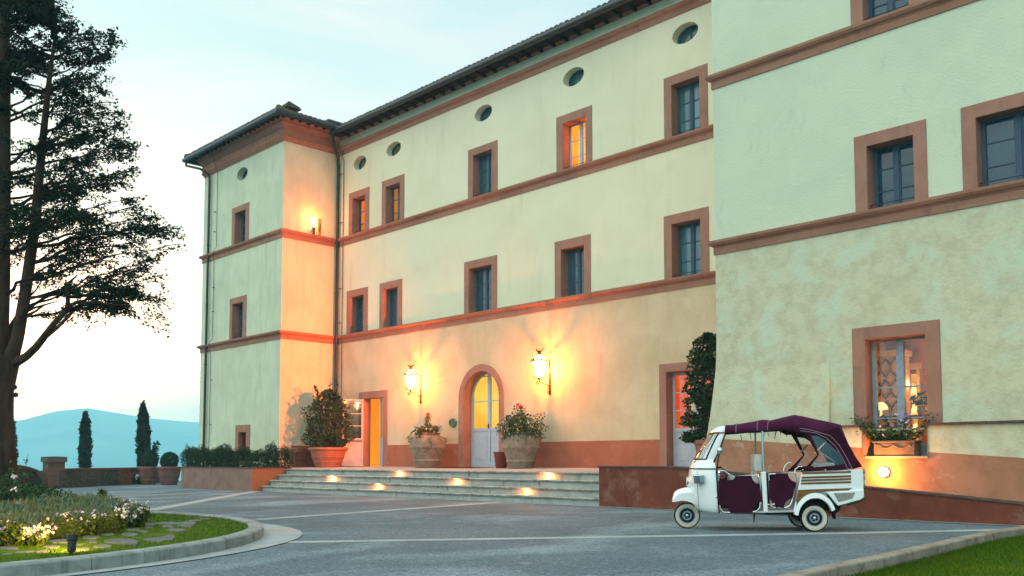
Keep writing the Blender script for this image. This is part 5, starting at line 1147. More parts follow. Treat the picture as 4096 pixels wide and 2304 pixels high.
yb4 = YT + 1.35; zt4 = ony('f', 530, 610, yb4).z
t = thing('buffet_table', 'wooden buffet table just inside the dining room window', 'table', (I0 - 1, yb4, .7))
m = MB(); m.box(I0 - 2.6, I1.x + .5, yb4 - .35, yb4 + .4, zt4 - .06, zt4); m.build('table_top', mat('buffet_wood', (.35, .16, .06), (.25, .1, .04), scale=6), t, bevel=.01)
for x in (I0 - 2.4, I0 - .9, I1.x + .3): m = MB(); m.box(x, x + .09, yb4 - .05, yb4 + .05, .62, zt4 - .06); m.build('leg', mat('buffet_wood', (.35, .16, .06)), t)
a = ony('f', 425, 570, yb4); m = MB(); m.lathe([(.10, 0), (.03, .03), (.03, .16), (.17, .18), (.15, .27), (.08, .35), (0, .37)], (a.x, yb4, zt4), 16); o = m.build('table_lamp', emis('lampshade_glow', (1.0, .70, .30), 1.6), smooth=True); tag(o, 'small domed table lamp glowing on the left of the dining room buffet', 'lamp')
a = ony('f', 500, 580, yb4); m = MB(); m.prism([(a.x - .16, yb4, zt4), (a.x + .05, yb4, zt4), (a.x + .20, yb4, zt4 + .34), (a.x + .09, yb4, zt4 + .36)], (0, .06, 0)); o = m.build('menu_card', mat('ivory_card', (.62, .52, .38))); tag(o, 'leaning ivory card holder on the dining room buffet', 'card holder')
a = ony('f', 640, 560, yb4); rnd = random.Random(4); m = MB(); m.lathe([(.08, 0), (.12, .12), (.08, .2), (.1, .22)], (a.x, yb4, zt4), 14); t = thing('table_plant', 'small leafy plant in a vase on the right of the dining room buffet', 'plant', (a.x, yb4, zt4)); m.build('vase', mat('vase', (.4, .3, .2)), t, smooth=True)
leafy('foliage', t, leaf_dk, [(a.x + rnd.gauss(0, .13), yb4 + rnd.gauss(0, .1), zt4 + .28 + abs(rnd.gauss(0, .12))) for _ in range(60)], .16, rnd)

# ================================================================== GARDEN SIDE
# big two-stemmed conifer at the left edge
def dp(x, y, D): return deep('D', x, y, D)
DT = 19.0
bt0 = dp(-14, 1100, DT); bt0.z = lawn_z(bt0.x, bt0.y)
big = thing('conifer_tree', 'huge dark two stemmed conifer with layered boughs at the left edge of the photo', 'tree', bt0)
rnd = random.Random(17)
base = Vector((bt0.x, bt0.y, bt0.z - .1))
kpx = F_PX/DT/1.59
fork = dp(2, 915, DT)
m = MB()
tr = [base, dp(-14, 1130, DT), dp(-12, 1050, DT), dp(-8, 980, DT), fork, dp(6, 890, DT)]
m.tube(tr, [.56, .39, .335, .315, .34, .27], 18)
stemA = [dp(0, 930, DT), dp(-2, 860, DT), dp(4, 700, DT), dp(7, 450, DT), dp(10, 200, DT), dp(8, -100, DT), dp(6, -420, DT)]
m.tube(stemA, [.20, .18, .165, .15, .125, .09, .04], 12)
stemB = [dp(20, 925, DT), dp(44, 850, DT - .1), dp(60, 760, DT - .2), dp(76, 650, DT - .3), dp(90, 550, DT - .3), dp(100, 430, DT - .4), dp(110, 330, DT - .4), dp(124, 200, DT - .5), dp(140, 80, DT - .5)]
m.tube(stemB, [.17, .125, .115, .108, .10, .085, .07, .05, .02], 10)
di = lambda x, y, D: deep('i', x, y, D)
limb = [di(120, 1330, DT), di(190, 1305, DT - .1), di(260, 1265, DT - .2), di(350, 1180, DT - .4), di(440, 1065, DT - .6), di(520, 955, DT - .8), di(590, 880, DT - .9), di(648, 805, DT - 1), di(656, 740, DT - 1.1), di(645, 640, DT - 1.2), di(665, 560, DT - 1.3), di(750, 480, DT - 1.5)]
m.tube(limb, [.13, .095, .08, .075, .07, .06, .055, .05, .042, .036, .03, .01], 9)
m.tube([di(430, 1085, DT - .6), di(480, 1050, DT - .5), di(560, 985, DT - .3), di(650, 890, DT - .1), di(740, 800, DT), di(830, 720, DT + .2), di(950, 640, DT + .3), di(1080, 540, DT + .5)], [.05, .042, .038, .036, .034, .03, .024, .01], 8)
m.tube([di(650, 785, DT - 1), di(740, 752, DT - 1.1), di(900, 745, DT - 1.2), di(1100, 770, DT - 1.3), di(1260, 775, DT - 1.4)], [.03, .028, .024, .018, .006], 7)
m.tube([di(300, 700, DT - .3), di(440, 690, DT), di(640, 655, DT + .3), di(820, 640, DT + .5)], [.03, .026, .02, .008], 7)
m.tube([di(270, 870, DT - .2), di(340, 835, DT), di(430, 770, DT + .2), di(560, 735, DT + .4)], [.03, .024, .018, .008], 7)
limb2 = [di(115, 1230, DT), di(85, 1090, DT + .1), di(115, 960, DT + .2), di(165, 880, DT + .3), di(330, 800, DT + .6), di(560, 735, DT + 1)]
m.tube(limb2, [.06, .05, .045, .04, .025, .01], 8)
for k in range(14): a = rnd.uniform(0, 2*PI); z_ = rnd.uniform(.4, 3.4); m.sphere((base.x + .38*math.cos(a), base.y + .38*math.sin(a), base.z + z_), rnd.uniform(.04, .07), 6)
tk = m.build('trunk', bark, big, smooth=True)
SIL = [(-420, 60), (-250, 130), (-100, 175), (-20, 130), (20, 118), (50, 180), (66, 250), (100, 288), (160, 330), (200, 285), (240, 290), (300, 340), (350, 345), (420, 350), (470, 366), (520, 380), (570, 402), (620, 426), (660, 432), (700, 408), (740, 400), (780, 412), (800, 395)]
def sil(y):
    for (y0, a), (y1, b) in zip(SIL, SIL[1:]):
        if y0 <= y <= y1: return a + (b - a)*(y - y0)/(y1 - y0)
    return 60
def on(path, y):       # point of a stem at pixel row y
    best = min(path, key=lambda p: 0)
    pts = [(proj(p), p) for p in path]
    for (a, pa), (b, pb) in zip(pts, pts[1:]):
        if min(a[1], b[1]) <= y <= max(a[1], b[1]) and a[1] != b[1]: u = (y - a[1])/(b[1] - a[1]); return pa.lerp(pb, u)
    return path[-1] if y < pts[-1][0][1] else path[0]
def proj(p):
    d = np.array(p) - _C; w = d @ _F; return ((2048 + F_PX*(d @ _r)/w)/1.59006, (PY - F_PX*(d @ _U)/w)/1.59006)
mB = MB(); lp = []
def bough(p0, p1, droop, dens, spread=1.0):
    Lg = (p1 - p0).length
    mid = p0.lerp(p1, .5) + Vector((0, 0, .06*Lg - droop*.2)); pts = []
    for i in range(9):
        u = i/8; q = p0*(1-u)**2 + mid*2*u*(1-u) + p1*u*u; q = q + Vector((rnd.gauss(0, .04), rnd.gauss(0, .04), rnd.gauss(0, .03)))*Lg*.35; pts.append(q)
    mB.tube(pts, [max(.007, .013*Lg*(1 - i/8.5)) for i in range(9)], 6)
    dirv = (p1 - p0).normalized(); side = Vector((-dirv.y, dirv.x, 0)).normalized()
    nt_ = int(4 + Lg*3.5*dens)
    for k in range(nt_):
        u = 1 - rnd.random()**1.35*.82; i = min(7, int(u*8)); q = pts[i].lerp(pts[i+1], u*8 - i)
        sg = rnd.choice((-1, 1)); ln = rnd.uniform(.30, .95)*(1.15 - .55*u)*spread*min(1.3, .45 + Lg*.22)
        tip = q + dirv*ln*rnd.uniform(.3, .9) + side*sg*ln*rnd.uniform(.2, .9) + Vector((0, 0, rnd.uniform(-.30, .12)*ln))
        mB.tube([q, q.lerp(tip, .55) + Vector((0, 0, .04*ln)), tip], [.010, .007, .003], 4, False)
        for j in range(int(64*ln + 16)):
            w_ = rnd.random()**.75; r_ = q.lerp(tip, w_); lp.append(r_ + Vector((rnd.gauss(0, .055), rnd.gauss(0, .055), rnd.gauss(-.03, .045))))
# boughs seen on the right of the stems
y = -400.0
while y < 800:
    for rep in range(2):
        yt = y + rnd.uniform(-14, 14); xm_ = sil(yt)
        st_ = stemB if (rnd.random() < .7 and yt > 40) else stemA
        root = on(st_, yt + rnd.uniform(40, 120)); 
        if yt > 690: root = on(limb if rnd.random() < .6 else limb2, rnd.uniform(730, 800))
        fx = rnd.uniform(.80, 1.0) if rep == 0 else rnd.uniform(.45, .92)
        bough(root, dp(xm_*fx, yt, DT + rnd.uniform(-2.4, 2.4)*(1.1 - .6*fx)), .25, 1.0)
    y += 24
# thin pendulous sprays along the lower right edge
for k in range(34):
    q = dp(rnd.uniform(180, 405), rnd.uniform(700, 790), DT + rnd.uniform(-1.5, 1.2)); tip = q + Vector(_r)*rnd.uniform(.05, .35) + Vector((0, 0, -rnd.uniform(.15, .5)))
    mB.tube([q, q.lerp(tip, .5) + Vector(_r)*.05, tip], [.006, .004, .002], 4, False)
    for j in range(16): lp.append(q.lerp(tip, rnd.random()**.6) + Vector((rnd.gauss(0, .035), rnd.gauss(0, .035), rnd.gauss(0, .03))))
# boughs toward and away from the viewer and off to the left
for k in range(46):
    yt = rnd.uniform(-380, 690); st_ = stemA if rnd.random() < .6 else stemB; root = on(st_, yt + rnd.uniform(20, 100)); x_ = rnd.uniform(-180, 60) if rnd.random() < .6 else rnd.uniform(40, .6*sil(yt))
    bough(root, dp(x_, yt, DT + rnd.choice((-1, 1))*rnd.uniform(1.0, 2.6)), .3, 1.25)
for k in range(26):
    yt = rnd.uniform(-350, 420); root = on(stemA if rnd.random() < .5 else stemB, yt + 60)
    bough(root, dp(rnd.uniform(-120, 130), yt, DT + rnd.uniform(-1.6, 1.6)), .2, 1.9)
mB.build('bough', bark_d, big, recalc=False)
m = MB(); m.leaves(lp, .072, rnd=rnd, flat=.3, asp=.5); m.build('foliage', leaf_tree, big, recalc=False)
NLEAF = len(lp)

# far cypresses beyond the wall
def cypress(label, x, ytop, ybot, D, wpx, seed, lean=0):
    b = deep('D', x, ybot, D); tp = deep('D', x + lean, ytop, D); r0 = wpx*1.59*D/F_PX; b.z -= 2.0; H_ = tp.z - b.z; rnd = random.Random(seed)
    t = thing('cypress_tree', label, 'tree', b, 'cypresses beyond the garden wall')
    m = MB(); m.tube([b, b.lerp(tp, .9)], [r0*.3, .02], 7); m.build('trunk', bark_d, t)
    pts = []
    while len(pts) < 4200:
        u = rnd.random(); a = rnd.uniform(0, 2*PI); rr = r0*(min(1, .75 + u) if u < .5 else (1 - ((u - .5)/.5)**2.2)**.7 + .06)*(1 + .5*noise.noise((math.cos(a)*1.5 + seed, math.sin(a)*1.5, u*9)))*rnd.random()**.4
        c = b.lerp(tp, u); pts.append((c.x + rr*math.cos(a), c.y + rr*math.sin(a), c.z + rnd.gauss(0, .1)))
    if seed % 2: 
        for k in range(160): u = rnd.random(); q = b.lerp(tp, .38) + Vector(_r)*(r0*(1.0 + .9*u)) + Vector((0, 0, u*1.0)); pts.append((q.x + rnd.gauss(0, .12), q.y + rnd.gauss(0, .12), q.z + rnd.gauss(0, .2)))
    m = MB(); m.leaves(pts, .30, rnd=rnd, asp=.5); m.build('crown', leaf_cyp, t, recalc=False)
cypress('slim dark cypress beyond the stone wall, midway between the pier and the topiary pots', 215, 1040, 1177, 60, 13.5, 2)
cypress('taller ragged cypress rising behind the two topiary pots', 366, 1018, 1177, 58, 15, 3, -6)
cypress('dark cypress half hidden by the big conifer trunk', 24, 1040, 1177, 62, 15, 4)

# stone boundary wall with brick pier
wl = thing('stone_wall', 'low rubble stone boundary wall with brick coping and a capped brick pier', 'wall', (-47, 17, 0))
A_, B_, C_ = Vector((-44.3, 14.7, 0)), Vector((-49.43, 20.35, 0)), Vector((-51.5, 22.8, 0))
def wseg(m, pts, th, z0, z1):
    rings = []
    for i, p in enumerate(pts):
        t_ = (pts[min(i+1, len(pts)-1)] - pts[max(0, i-1)]).normalized(); n_ = Vector((t_.y, -t_.x, 0))*th/2
        rings.append([p + n_ + Vector((0, 0, z0)), p - n_ + Vector((0, 0, z0)), p - n_ + Vector((0, 0, z1)), p + n_ + Vector((0, 0, z1))])
    m.loft(rings); return m
m = MB(); wseg(m, [A_, B_, C_], .4, -.3, .80); m.build('rubble_body', rubble_m, wl)
m = MB(); wseg(m, [A_, B_, C_], .48, .80, .885); m.build('coping', mat('brick_coping', (.17, .075, .06), (.12, .06, .05), scale=9, bump=.4), wl, bevel=.01)
pp0 = onz('a', 382, 820, 0); dA = (A_ - Vector((0, 0, 0))).dot(Vector(_F)); pp0 = deep('a', 383, 800, dA); pp0.z = 0; pzt = deep('a', 383, 628, dA).z; pzc = deep('a', 383, 592, dA).z
hw_ = .36; zpt = deep('a', 382, 625, 47).z
m = MB(); m.box(pp0.x - hw_, pp0.x + hw_, pp0.y - hw_, pp0.y + hw_, -.2, pzt); m.build('pier', brick_m, wl)
m = MB(); m.box(pp0.x - hw_ - .07, pp0.x + hw_ + .07, pp0.y - hw_ - .07, pp0.y + hw_ + .07, pzt, pzt + .24); 
q = [(pp0.x + sx*(hw_ + .07), pp0.y + sy*(hw_ + .07), pzt + .24) for sx, sy in ((-1, -1), (1, -1), (1, 1), (-1, 1))]; m.add(q + [(pp0.x, pp0.y, pzc + .04)], [(0, 1, 4), (1, 2, 4), (2, 3, 4), (3, 0, 4)]); m.build('pier_cap', mat('pier_cap', (.12, .10, .09), scale=6, bump=.3), wl)
# curved stair wall left of the pier
cw = thing('curved_wall', 'curved brick parapet wall sweeping down to the pier behind the flower island', 'wall', (-40, 12, 0))
P_ = [deep('a', x, y, D) for x, y, D in ((40, 668, 39), (110, 672, 40), (170, 684, 41), (225, 703, 42), (270, 728, 43), (300, 755, 44), (318, 778, 44.6))]
m = MB(); wseg_pts = []
rings = []
for i, p in enumerate(P_):
    t_ = (P_[min(i+1, 6)] - P_[max(0, i-1)]); t_.z = 0; t_.normalize(); n_ = Vector((t_.y, -t_.x, 0))*.2
    rings.append([Vector((p.x, p.y, -.3)) + n_, Vector((p.x, p.y, -.3)) - n_, p - n_, p + n_])
m.loft(rings); m.build('wall_body', rubble_m, cw)
m = MB(); m.loft([[r[3] + (r[3] - r[2]).normalized()*.06, r[2] - (r[3] - r[2]).normalized()*.06, r[2] - (r[3] - r[2]).normalized()*.06 + Vector((0, 0, .13)), r[3] + (r[3] - r[2]).normalized()*.06 + Vector((0, 0, .13))] for r in rings]); m.build('coping', coping_m, cw)
# brick end panel between the curve and the pier
m = MB(); m.prism([deep('a', x, y, dA - .3) for x, y in ((255, 690), (330, 690), (425, 692), (425, 840), (330, 840), (318, 778), (300, 755), (270, 728))], Vector(_f)*.25); m.build('brick_panel', brick_m, cw)

def rose(label, c, rx, ry, h, n, nf, seed, mat_l, fl, group=None, name='rose_bush', fsz=.05, lsz=.07, cat='flower bush', fper=6):
    rnd = random.Random(seed); t = thing(name, label, cat, c, group); pts = []; tips = []
    ns = max(5, int(n/70))
    for k in range(ns):
        a = rnd.uniform(0, 2*PI); rr = rnd.random()**.5; s0 = Vector((c[0] + .35*rx*rr*math.cos(a), c[1] + .35*ry*rr*math.sin(a), c[2])); hh = h*rnd.uniform(.5, 1.08)*(1 - .25*rr)
        e_ = Vector((c[0] + rx*rr*math.cos(a), c[1] + ry*rr*math.sin(a), c[2] + hh)); tips.append(e_)
        for j in range(int(n/ns)): u = rnd.random()**.7; pts.append(tuple(s0.lerp(e_, u) + Vector((rnd.gauss(0, .10*rx + .02), rnd.gauss(0, .10*ry + .02), rnd.gauss(0, .06*h)))))
    leafy('foliage', t, mat_l, pts, lsz, rnd)
    m = MB()
    for e_ in tips[:14]: m.tube([(c[0] + (e_.x - c[0])*.3, c[1] + (e_.y - c[1])*.3, c[2] - .02), e_], [.010, .003], 4)
    m.build('stem', bark, t)
    if nf:
        for mt, nm, frac in fl:
            w_ = []
            for k in range(int(nf*frac)):
                e_ = rnd.choice(tips); q = e_ + Vector((rnd.gauss(0, .16*rx), rnd.gauss(0, .16*ry), rnd.gauss(-.04*h, .10*h)))
                # flowers sit on the outside of the bush
                out_ = Vector((q.x - c[0], q.y - c[1], .3*h)).normalized()*.05; q = q + out_
                w_ += [tuple(q + Vector((rnd.gauss(0, fsz*.32), rnd.gauss(0, fsz*.32), rnd.gauss(0, fsz*.28)))) for _ in range(fper)]
            leafy(nm, t, mt, w_, fsz, rnd, 0, .9)
    return t
WH = [(fl_white, 'white_flowers', 1.0)]; MIX = [(fl_white, 'white_flowers', .55), (fl_lilac, 'lilac_flowers', .45)]; LI = [(fl_lilac, 'lilac_flowers', 1.0)]
for i, (x, y) in enumerate(((760, 770), (815, 745), (885, 770), (935, 715), (1000, 765))):
    b = onz('a', x, 788, 0); b = Vector((b.x - .1, b.y + .1, 0)); z = deep('a', x, y, 50).z
    rose(['sparse white rose', 'taller climbing white rose', 'low bushy white rose with the thickest blooms', 'tallest white rose reaching the coping', 'white rose next to the topiary pots'][i] + ' at the foot of the stone wall', tuple(b), .55, .4, max(.35, z + .35), 220, 16, 60 + i, leaf_dk, WH, 'white roses along the stone wall', fsz=.10, lsz=.11)

# flower bed of the island: lavender mass, roses and plumbago in front, dark shrubs behind
rnd = random.Random(31); pts = []
def bed_blob(x, y, hpx, D): return deep('a', x, y, D)
LAV = [(60, 900, 15.2), (150, 890, 15.4), (250, 880, 15.6), (350, 868, 15.8), (450, 855, 16.2), (550, 845, 16.6), (650, 842, 17.0), (730, 860, 16.8), (790, 895, 16.2), (120, 930, 14.2), (230, 935, 14.2), (340, 925, 14.4), (450, 915, 14.8), (560, 905, 15.2), (660, 905, 15.4), (730, 925, 15.0), (20, 960, 13.2), (140, 985, 13.0), (260, 990, 13.0), (380, 980, 13.2), (500, 968, 13.6), (600, 960, 14.0), (690, 960, 14.2)]
for x, y, D in LAV:
    top = deep('a', x, y, D); r = .62; z0 = lawn_z(top.x, top.y)
    for k in range(900):
        a = rnd.uniform(0, 2*PI); rr = r*rnd.random()**.5; h_ = (top.z - z0)*(1 - .35*(rr/r)**2)*(.90 + .16*noise.noise((top.x + rr*math.cos(a)*6, top.y + rr*math.sin(a)*6, 1)))
        pts.append((top.x + rr*math.cos(a), top.y + rr*math.sin(a), z0 + h_*rnd.uniform(.72, 1.04)))
m = MB()
for p in pts:
    d = Vector((rnd.gauss(0, .45), rnd.gauss(0, .45), 1)).normalized(); w_ = Vector((-d.y, d.x, 0)); w_ = (w_.normalized() if w_.length > .01 else Vector((1, 0, 0)))*.009; q = Vector(p); l_ = rnd.uniform(.07, .15); o = len(m.v)
    m.v += [tuple(q - d*l_*.6 - w_), tuple(q - d*l_*.6 + w_), tuple(q + d*l_*.4)]; m.f.append((o, o+1, o+2))
pts2 = [(p[0], p[1], p[2] - .05) for p in pts[::2]]; m.leaves(pts2, .06, rnd=rnd)
tag(m.build('lavender_border', leaf_lav, None, recalc=False), 'silvery green lavender cushions filling the middle of the flower island', 'lavender', kind='stuff')
m = MB(); o_ = [deep('a', x, y, 12) for x, y in ()]
# dark soil under the bed
m = MB(); ring_ = []
BED = [onz('a', x, y, .22) for x, y in ((0, 1215), (200, 1190), (420, 1165), (620, 1140), (780, 1115), (900, 1080), (1000, 1045))] 
back = [onz('a', x, y, .22) for x, y in ((1010, 1000), (800, 900), (420, 865), (0, 880))]
m.add([(p.x, p.y, lawn_z(p.x, p.y) + .012) for p in BED + back], [tuple(range(len(BED + back)))]); tag(m.build('flower_bed_soil', soil_m), kind='structure')
FR = [  # a-pixel x, base y, top y, half-width px, flowers, mix, label
    (50, 1205, 1000, 110, 16, MIX, 'golden lit leafy bush at the left edge of the flower island'),
    (95, 1060, 930, 60, 14, MIX, 'small bush with pink white blooms above the lavender, far left'),
    (175, 1195, 1090, 55, 12, MIX, 'bush with pale lilac and white flowers left of the white rose cluster'),
    (272, 1195, 1072, 95, 90, [(fl_white, 'white_flowers', .92), (fl_lilac, 'lilac_flowers', .08)], 'rose bush smothered in white and pink blooms behind the garden spotlight'),
    (400, 1150, 1010, 85, 14, MIX, 'leafy bush with a few lilac flowers right of the white rose cluster'),
    (500, 1150, 985, 85, 10, WH, 'dark leafy rose bush with scattered white buds in the bed front'),
    (600, 1135, 985, 80, 12, MIX, 'green bush with white buds before the lavender'),
    (705, 1120, 975, 85, 14, LI, 'bush with lilac flower heads in the front of the bed'),
    (820, 1115, 965, 80, 22, WH, 'bush with white blooms along its foot near the flagstones'),
    (880, 1060, 905, 60, 10, LI, 'tall loose bush with lilac tips behind the white roses'),
    (985, 1075, 895, 85, 46, [(fl_white, 'white_flowers', .9), (fl_lilac, 'lilac_flowers', .1)], 'white flowering bush at the right end of the flower bed'),
    (740, 880, 790, 30, 0, WH, 'small green sprig of a bush peeking over the lavender crest')]
for i, (x, yb_, yt, hw, nf, fl, lab) in enumerate(FR):
    b = onz('a', x, yb_, .22); z0 = lawn_z(b.x, b.y); D_ = (b - Vector((0, 0, EYE))).dot(Vector(_F)); h = (yb_ - yt)*.555*D_/F_PX*1.02; r = hw*.555*D_/F_PX
    rose(lab, (b.x, b.y, z0), r, r*.85, h, 1500, nf, 80 + i, leaf_rose, fl, 'flowering bushes of the island bed', fsz=.034, lsz=.055, name='flowering_bush', fper=5)
DK = [(70, 700, 17.4, 1.0, 'dark rose shrub with a white bloom at the far left behind the lavender'), (190, 735, 17.6, .9, 'dark leafy shrub behind the lavender, left of the brick pier'), (300, 790, 17.8, .8, 'low dark green shrub behind the lavender crest'), (15, 745, 16.2, .9, 'dense dark shrub at the foot of the big conifer'), (400, 805, 17.8, .5, 'lowest dark green shrub behind the lavender, in front of the pier')]
for i, (x, yt, D, r, lab) in enumerate(DK):
    top = deep('a', x, yt, D); z0 = lawn_z(top.x, top.y) if (Vector((top.x, top.y, 0)) - IC).length < IR else 0
    rose(lab, (top.x, top.y, z0), r, r, max(.3, top.z - z0), 1500, 3 if i in (0, 3) else 0, 130 + i, leaf_dk, WH, 'dark shrubs behind the lavender', name='garden_shrub', fsz=.09, lsz=.075, cat='shrub')
q = deep('a', 110, 560, 18.2); rose('tall wispy rose stems rising beside the conifer trunk', (q.x, q.y, .1), .35, .35, deep('a', 110, 470, 18.2).z, 160, 0, 150, leaf_rose, WH, name='rose_bush', lsz=.07, cat='shrub')

FLAGS = []
# flagstones in the lawn
FS = [(1205, 1065, 95, 10), (1345, 1062, 75, 12), (1330, 1080, 70, 9), (1205, 1085, 50, 9), (1270, 1112, 85, 11), (1145, 1155, 140, 30), (930, 1142, 75, 12), (870, 1192, 130, 22), (740, 1225, 80, 13), (650, 1162, 80, 11), (660, 1190, 55, 9), (780, 1138, 55, 9), (1075, 1090, 45, 8), (1030, 1122, 40, 8), (960, 1108, 55, 8), (1080, 1068, 45, 7), (450, 1188, 105, 14), (560, 1208, 70, 9), (370, 1225, 80, 12), (530, 1245, 135, 18), (290, 1260, 90, 13), (160, 1262, 100, 13), (60, 1235, 90, 13), (30, 1275, 80, 11), (200, 1315, 100, 13), (320, 1335, 85, 11), (60, 1340, 60, 10), (30, 1300, 50, 9), (1400, 1045, 60, 6), (1100, 1185, 80, 12), (980, 1160, 40, 8), (1480, 1030, 50, 5)]
rnd = random.Random(41)
for i, (x, y, hw, hh) in enumerate(FS):
    c = onz('a', x, y, .20); z0 = lawn_z(c.x, c.y); c = onz('a', x, y, z0 + .02); e1 = onz('a', x + hw, y, z0 + .02) - c; e2 = onz('a', x, y - hh, z0 + .02) - c; pts = []
    n_ = rnd.choice((6, 7, 8)); a0 = rnd.uniform(0, 1)
    for k in range(n_):
        a = a0 + 2*PI*k/n_ + rnd.uniform(-.2, .2); ca, sa = math.cos(a), math.sin(a); rr = rnd.uniform(.78, 1.12)/max(abs(ca), abs(sa))**.55; p = c + e1*ca*rr*.95 + e2*sa*rr*.95; pts.append((p.x, p.y, z0 - .03))
    FLAGS.append((c, e1, e2))
    m = MB(); m.prism(pts, (0, 0, .036 + rnd.uniform(0, .010))); o = m.build('flagstone', flag_m, None, bevel=.012, seg=2)
    big_ = {5: 'largest dark flagstone, squarish, at the right front of the paved patch', 7: 'long pale brown flagstone left of the largest one', 19: 'orange lit flagstone just behind the garden spotlight'}
    tag(o, big_.get(i, 'rough grey flagstone set into the lawn in front of the flower bed'), 'flagstone', 'flagstones set into the island lawn')

# garden spotlight
b = onz('a', 512, 1298, .17); z0 = lawn_z(b.x, b.y)
b = onz('a', 512, 1298, z0); t = thing('garden_spotlight', 'small black garden spotlight glowing onto the lawn near the kerb', 'spotlight', b)
ax_ = (Vector((-.62, .42, .62))).normalized()
o = b + Vector((0, 0, .17)); s0, s1 = o - ax_*.12, o + ax_*.10
ax2 = Vector((-.16, .10, 1)).normalized(); s0, s1 = b + Vector((.01, 0, .04)), b + Vector((-.03, .02, .225))
m = MB(); m.tube([s0, s0.lerp(s1, .3), s0.lerp(s1, .62), s0.lerp(s1, .66), s1], [.045, .047, .047, .060, .063], 16); m.build('housing', iron, t, smooth=True)
m = MB(); m.tube([b + Vector((0, 0, -.05)), b + Vector((.005, 0, .06))], .016, 8); m.build('spike', iron, t)
m = MB(); m.tube([s0 + Vector((.03, -.03, .0)), s0 + Vector((.055, -.02, .05)), s0 + Vector((.05, -.01, .10))], .008, 6); m.build('bracket', iron, t)
lamp('garden_lamp', 'SPOT', s1 + Vector((-.06, .05, .03)), 80, (1.0, .58, .08), t, .04, onz('a', 330, 1200, z0 + .1), 150, .8)
lamp('garden_lamp', 'SPOT', s1 + Vector((-.05, .04, .02)), 170, (1.0, .55, .10), t, .04, deep('a', 170, 1010, 13.2), 75, .7)

# grass blades over both lawns
rnd = random.Random(77); pts = []
random.seed(77)
while len(pts) < 30000:
    a = random.uniform(0, 2*PI); r = (IR - .24)*math.sqrt(random.random()); x, y = IC.x + r*math.cos(a), IC.y + r*math.sin(a)
    if x < -22: continue
    hit = False
    for c, e1, e2 in FLAGS:
        det = e1.x*e2.y - e1.y*e2.x; dx, dy = x - c.x, y - c.y; a_, b_ = (dx*e2.y - dy*e2.x)/det, (e1.x*dy - e1.y*dx)/det
        if abs(a_)**3 + abs(b_)**3 < .75: hit = True; break
    if hit: continue
    pts.append((x, y, lawn_z(x, y)))
tag(blades(pts, .045).build('grass', grass_m, None, recalc=False), 'short green turf covering the round flower island', 'grass', kind='stuff')
pts = []
while len(pts) < 30000:
    y = random.uniform(6.5, 17.5); x = lerp_k(y).x + .20 + random.random()**1.5*2.6; pts.append((x, y, .005))
tag(blades(pts, .05).build('grass', grass_m, None, recalc=False), 'mown green turf in the lower right corner', 'grass', kind='stuff')

# ================================================================== THREE-WHEELER
TH = RAD(39.6); F0 = onz('b', 355, 1240, 0)
TX, TY = Vector((math.cos(TH), math.sin(TH), 0)), Vector((-math.sin(TH), math.cos(TH), 0))
def tq(px, py, yl):
    d = ray('b', px, py); c = Vector(_C); dd = Vector(d); t = (yl - (c - F0).dot(TY))/dd.dot(TY); p = c + dd*t - F0
    return p.dot(TX), p.z
def tl(pts, yl): return [(x, yl, z) for x, z in (tq(a, b, yl) for a, b in pts)]
tuk = thing('three_wheeler', 'white three wheeled taxi with purple canvas canopy and door panels, parked before the ramp wall', 'three wheeler', F0, None, TH)
wht = mat('white_paint', (.86, .89, .87), (.83, .86, .84), rough=.22, scale=2, spec=.5, coat=.6)
canv = mat('purple_canvas', (.048, .005, .021), (.033, .004, .016), rough=.85, scale=6, bump=.25, bscale=90, stretch=(1, 1, .4))
canv_t = mat('purple_canopy', (.080, .011, .045), (.055, .008, .031), rough=.8, scale=3, bump=.25, bscale=60)
chrome = mat('chrome', (.62, .64, .66), rough=.10, metal=1.0, scale=2)
blk = mat('black_rubber', (.012, .012, .014), rough=.6, scale=10)
dark = mat('dark_underbody', (.015, .014, .014), rough=.8, scale=6)
wood = mat('varnished_wood', (.22, .11, .035), (.14, .065, .022), rough=.35, scale=5, stretch=(.3, 1, 6), coat=.3)
cream_t = mat('whitewall', (.60, .56, .44), (.52, .48, .38), rough=.7, scale=6)
rim_m = mat('rim_blue_grey', (.20, .27, .34), rough=.3, metal=.25, scale=4)
meshp = mat('perforated_panel', (.34, .33, .29), (.22, .21, .19), rough=.5, scale=120, lo=.45, hi=.55, detail=1)
vinyl = glassy('clear_vinyl', (.82, .84, .82), .14)
wind = glassy('windscreen_glass', (.88, .93, .92), .42)
stitch = mat('pale_stitching', (.34, .22, .30), scale=10)
white_seat = mat('white_vinyl_seat', (.62, .64, .58), rough=.45, scale=4)
def TB(mb, name, m, parent=None, **k): return mb.build(name, m, parent or tuk, local=True, **k)
YN = -.60
# --- front body: U-shaped slices
def U(xf, xb, hw, z, p=2.6, n=22):
    out = []
    for i in range(n + 1):
        a = -PI/2 + PI*i/n; c, s_ = math.cos(a), math.sin(a)
        out.append((xb - (xb - xf)*abs(c)**(2/p), hw*math.copysign(abs(s_)**(2/p), s_), z))
    return out
rows = [(572, 445, 622, .47), (600, 430, 630, .52), (650, 410, 638, .56), (690, 400, 642, .58), (740, 392, 645, .595), (830, 398, 650, .60), (930, 425, 655, .60), (1000, 440, 658, .595), (1050, 452, 660, .58), (1080, 480, 662, .56), (1092, 530, 662, .53)]
m = MB(); rings = []
for py, xf, xb, hw in rows:
    z = tq(500, py, YN)[1]; rings.append(U(tq(xf, py, YN*.75)[0] + .0, tq(xb, py, YN)[0], hw, z))
m.loft(rings, closed=False, cap=False); m.add(rings[0], [tuple(range(len(rings[0])))]); m.add(rings[-1], [tuple(range(len(rings[-1])))[::-1]])
fb = TB(m, 'front_body', wht, smooth=True)
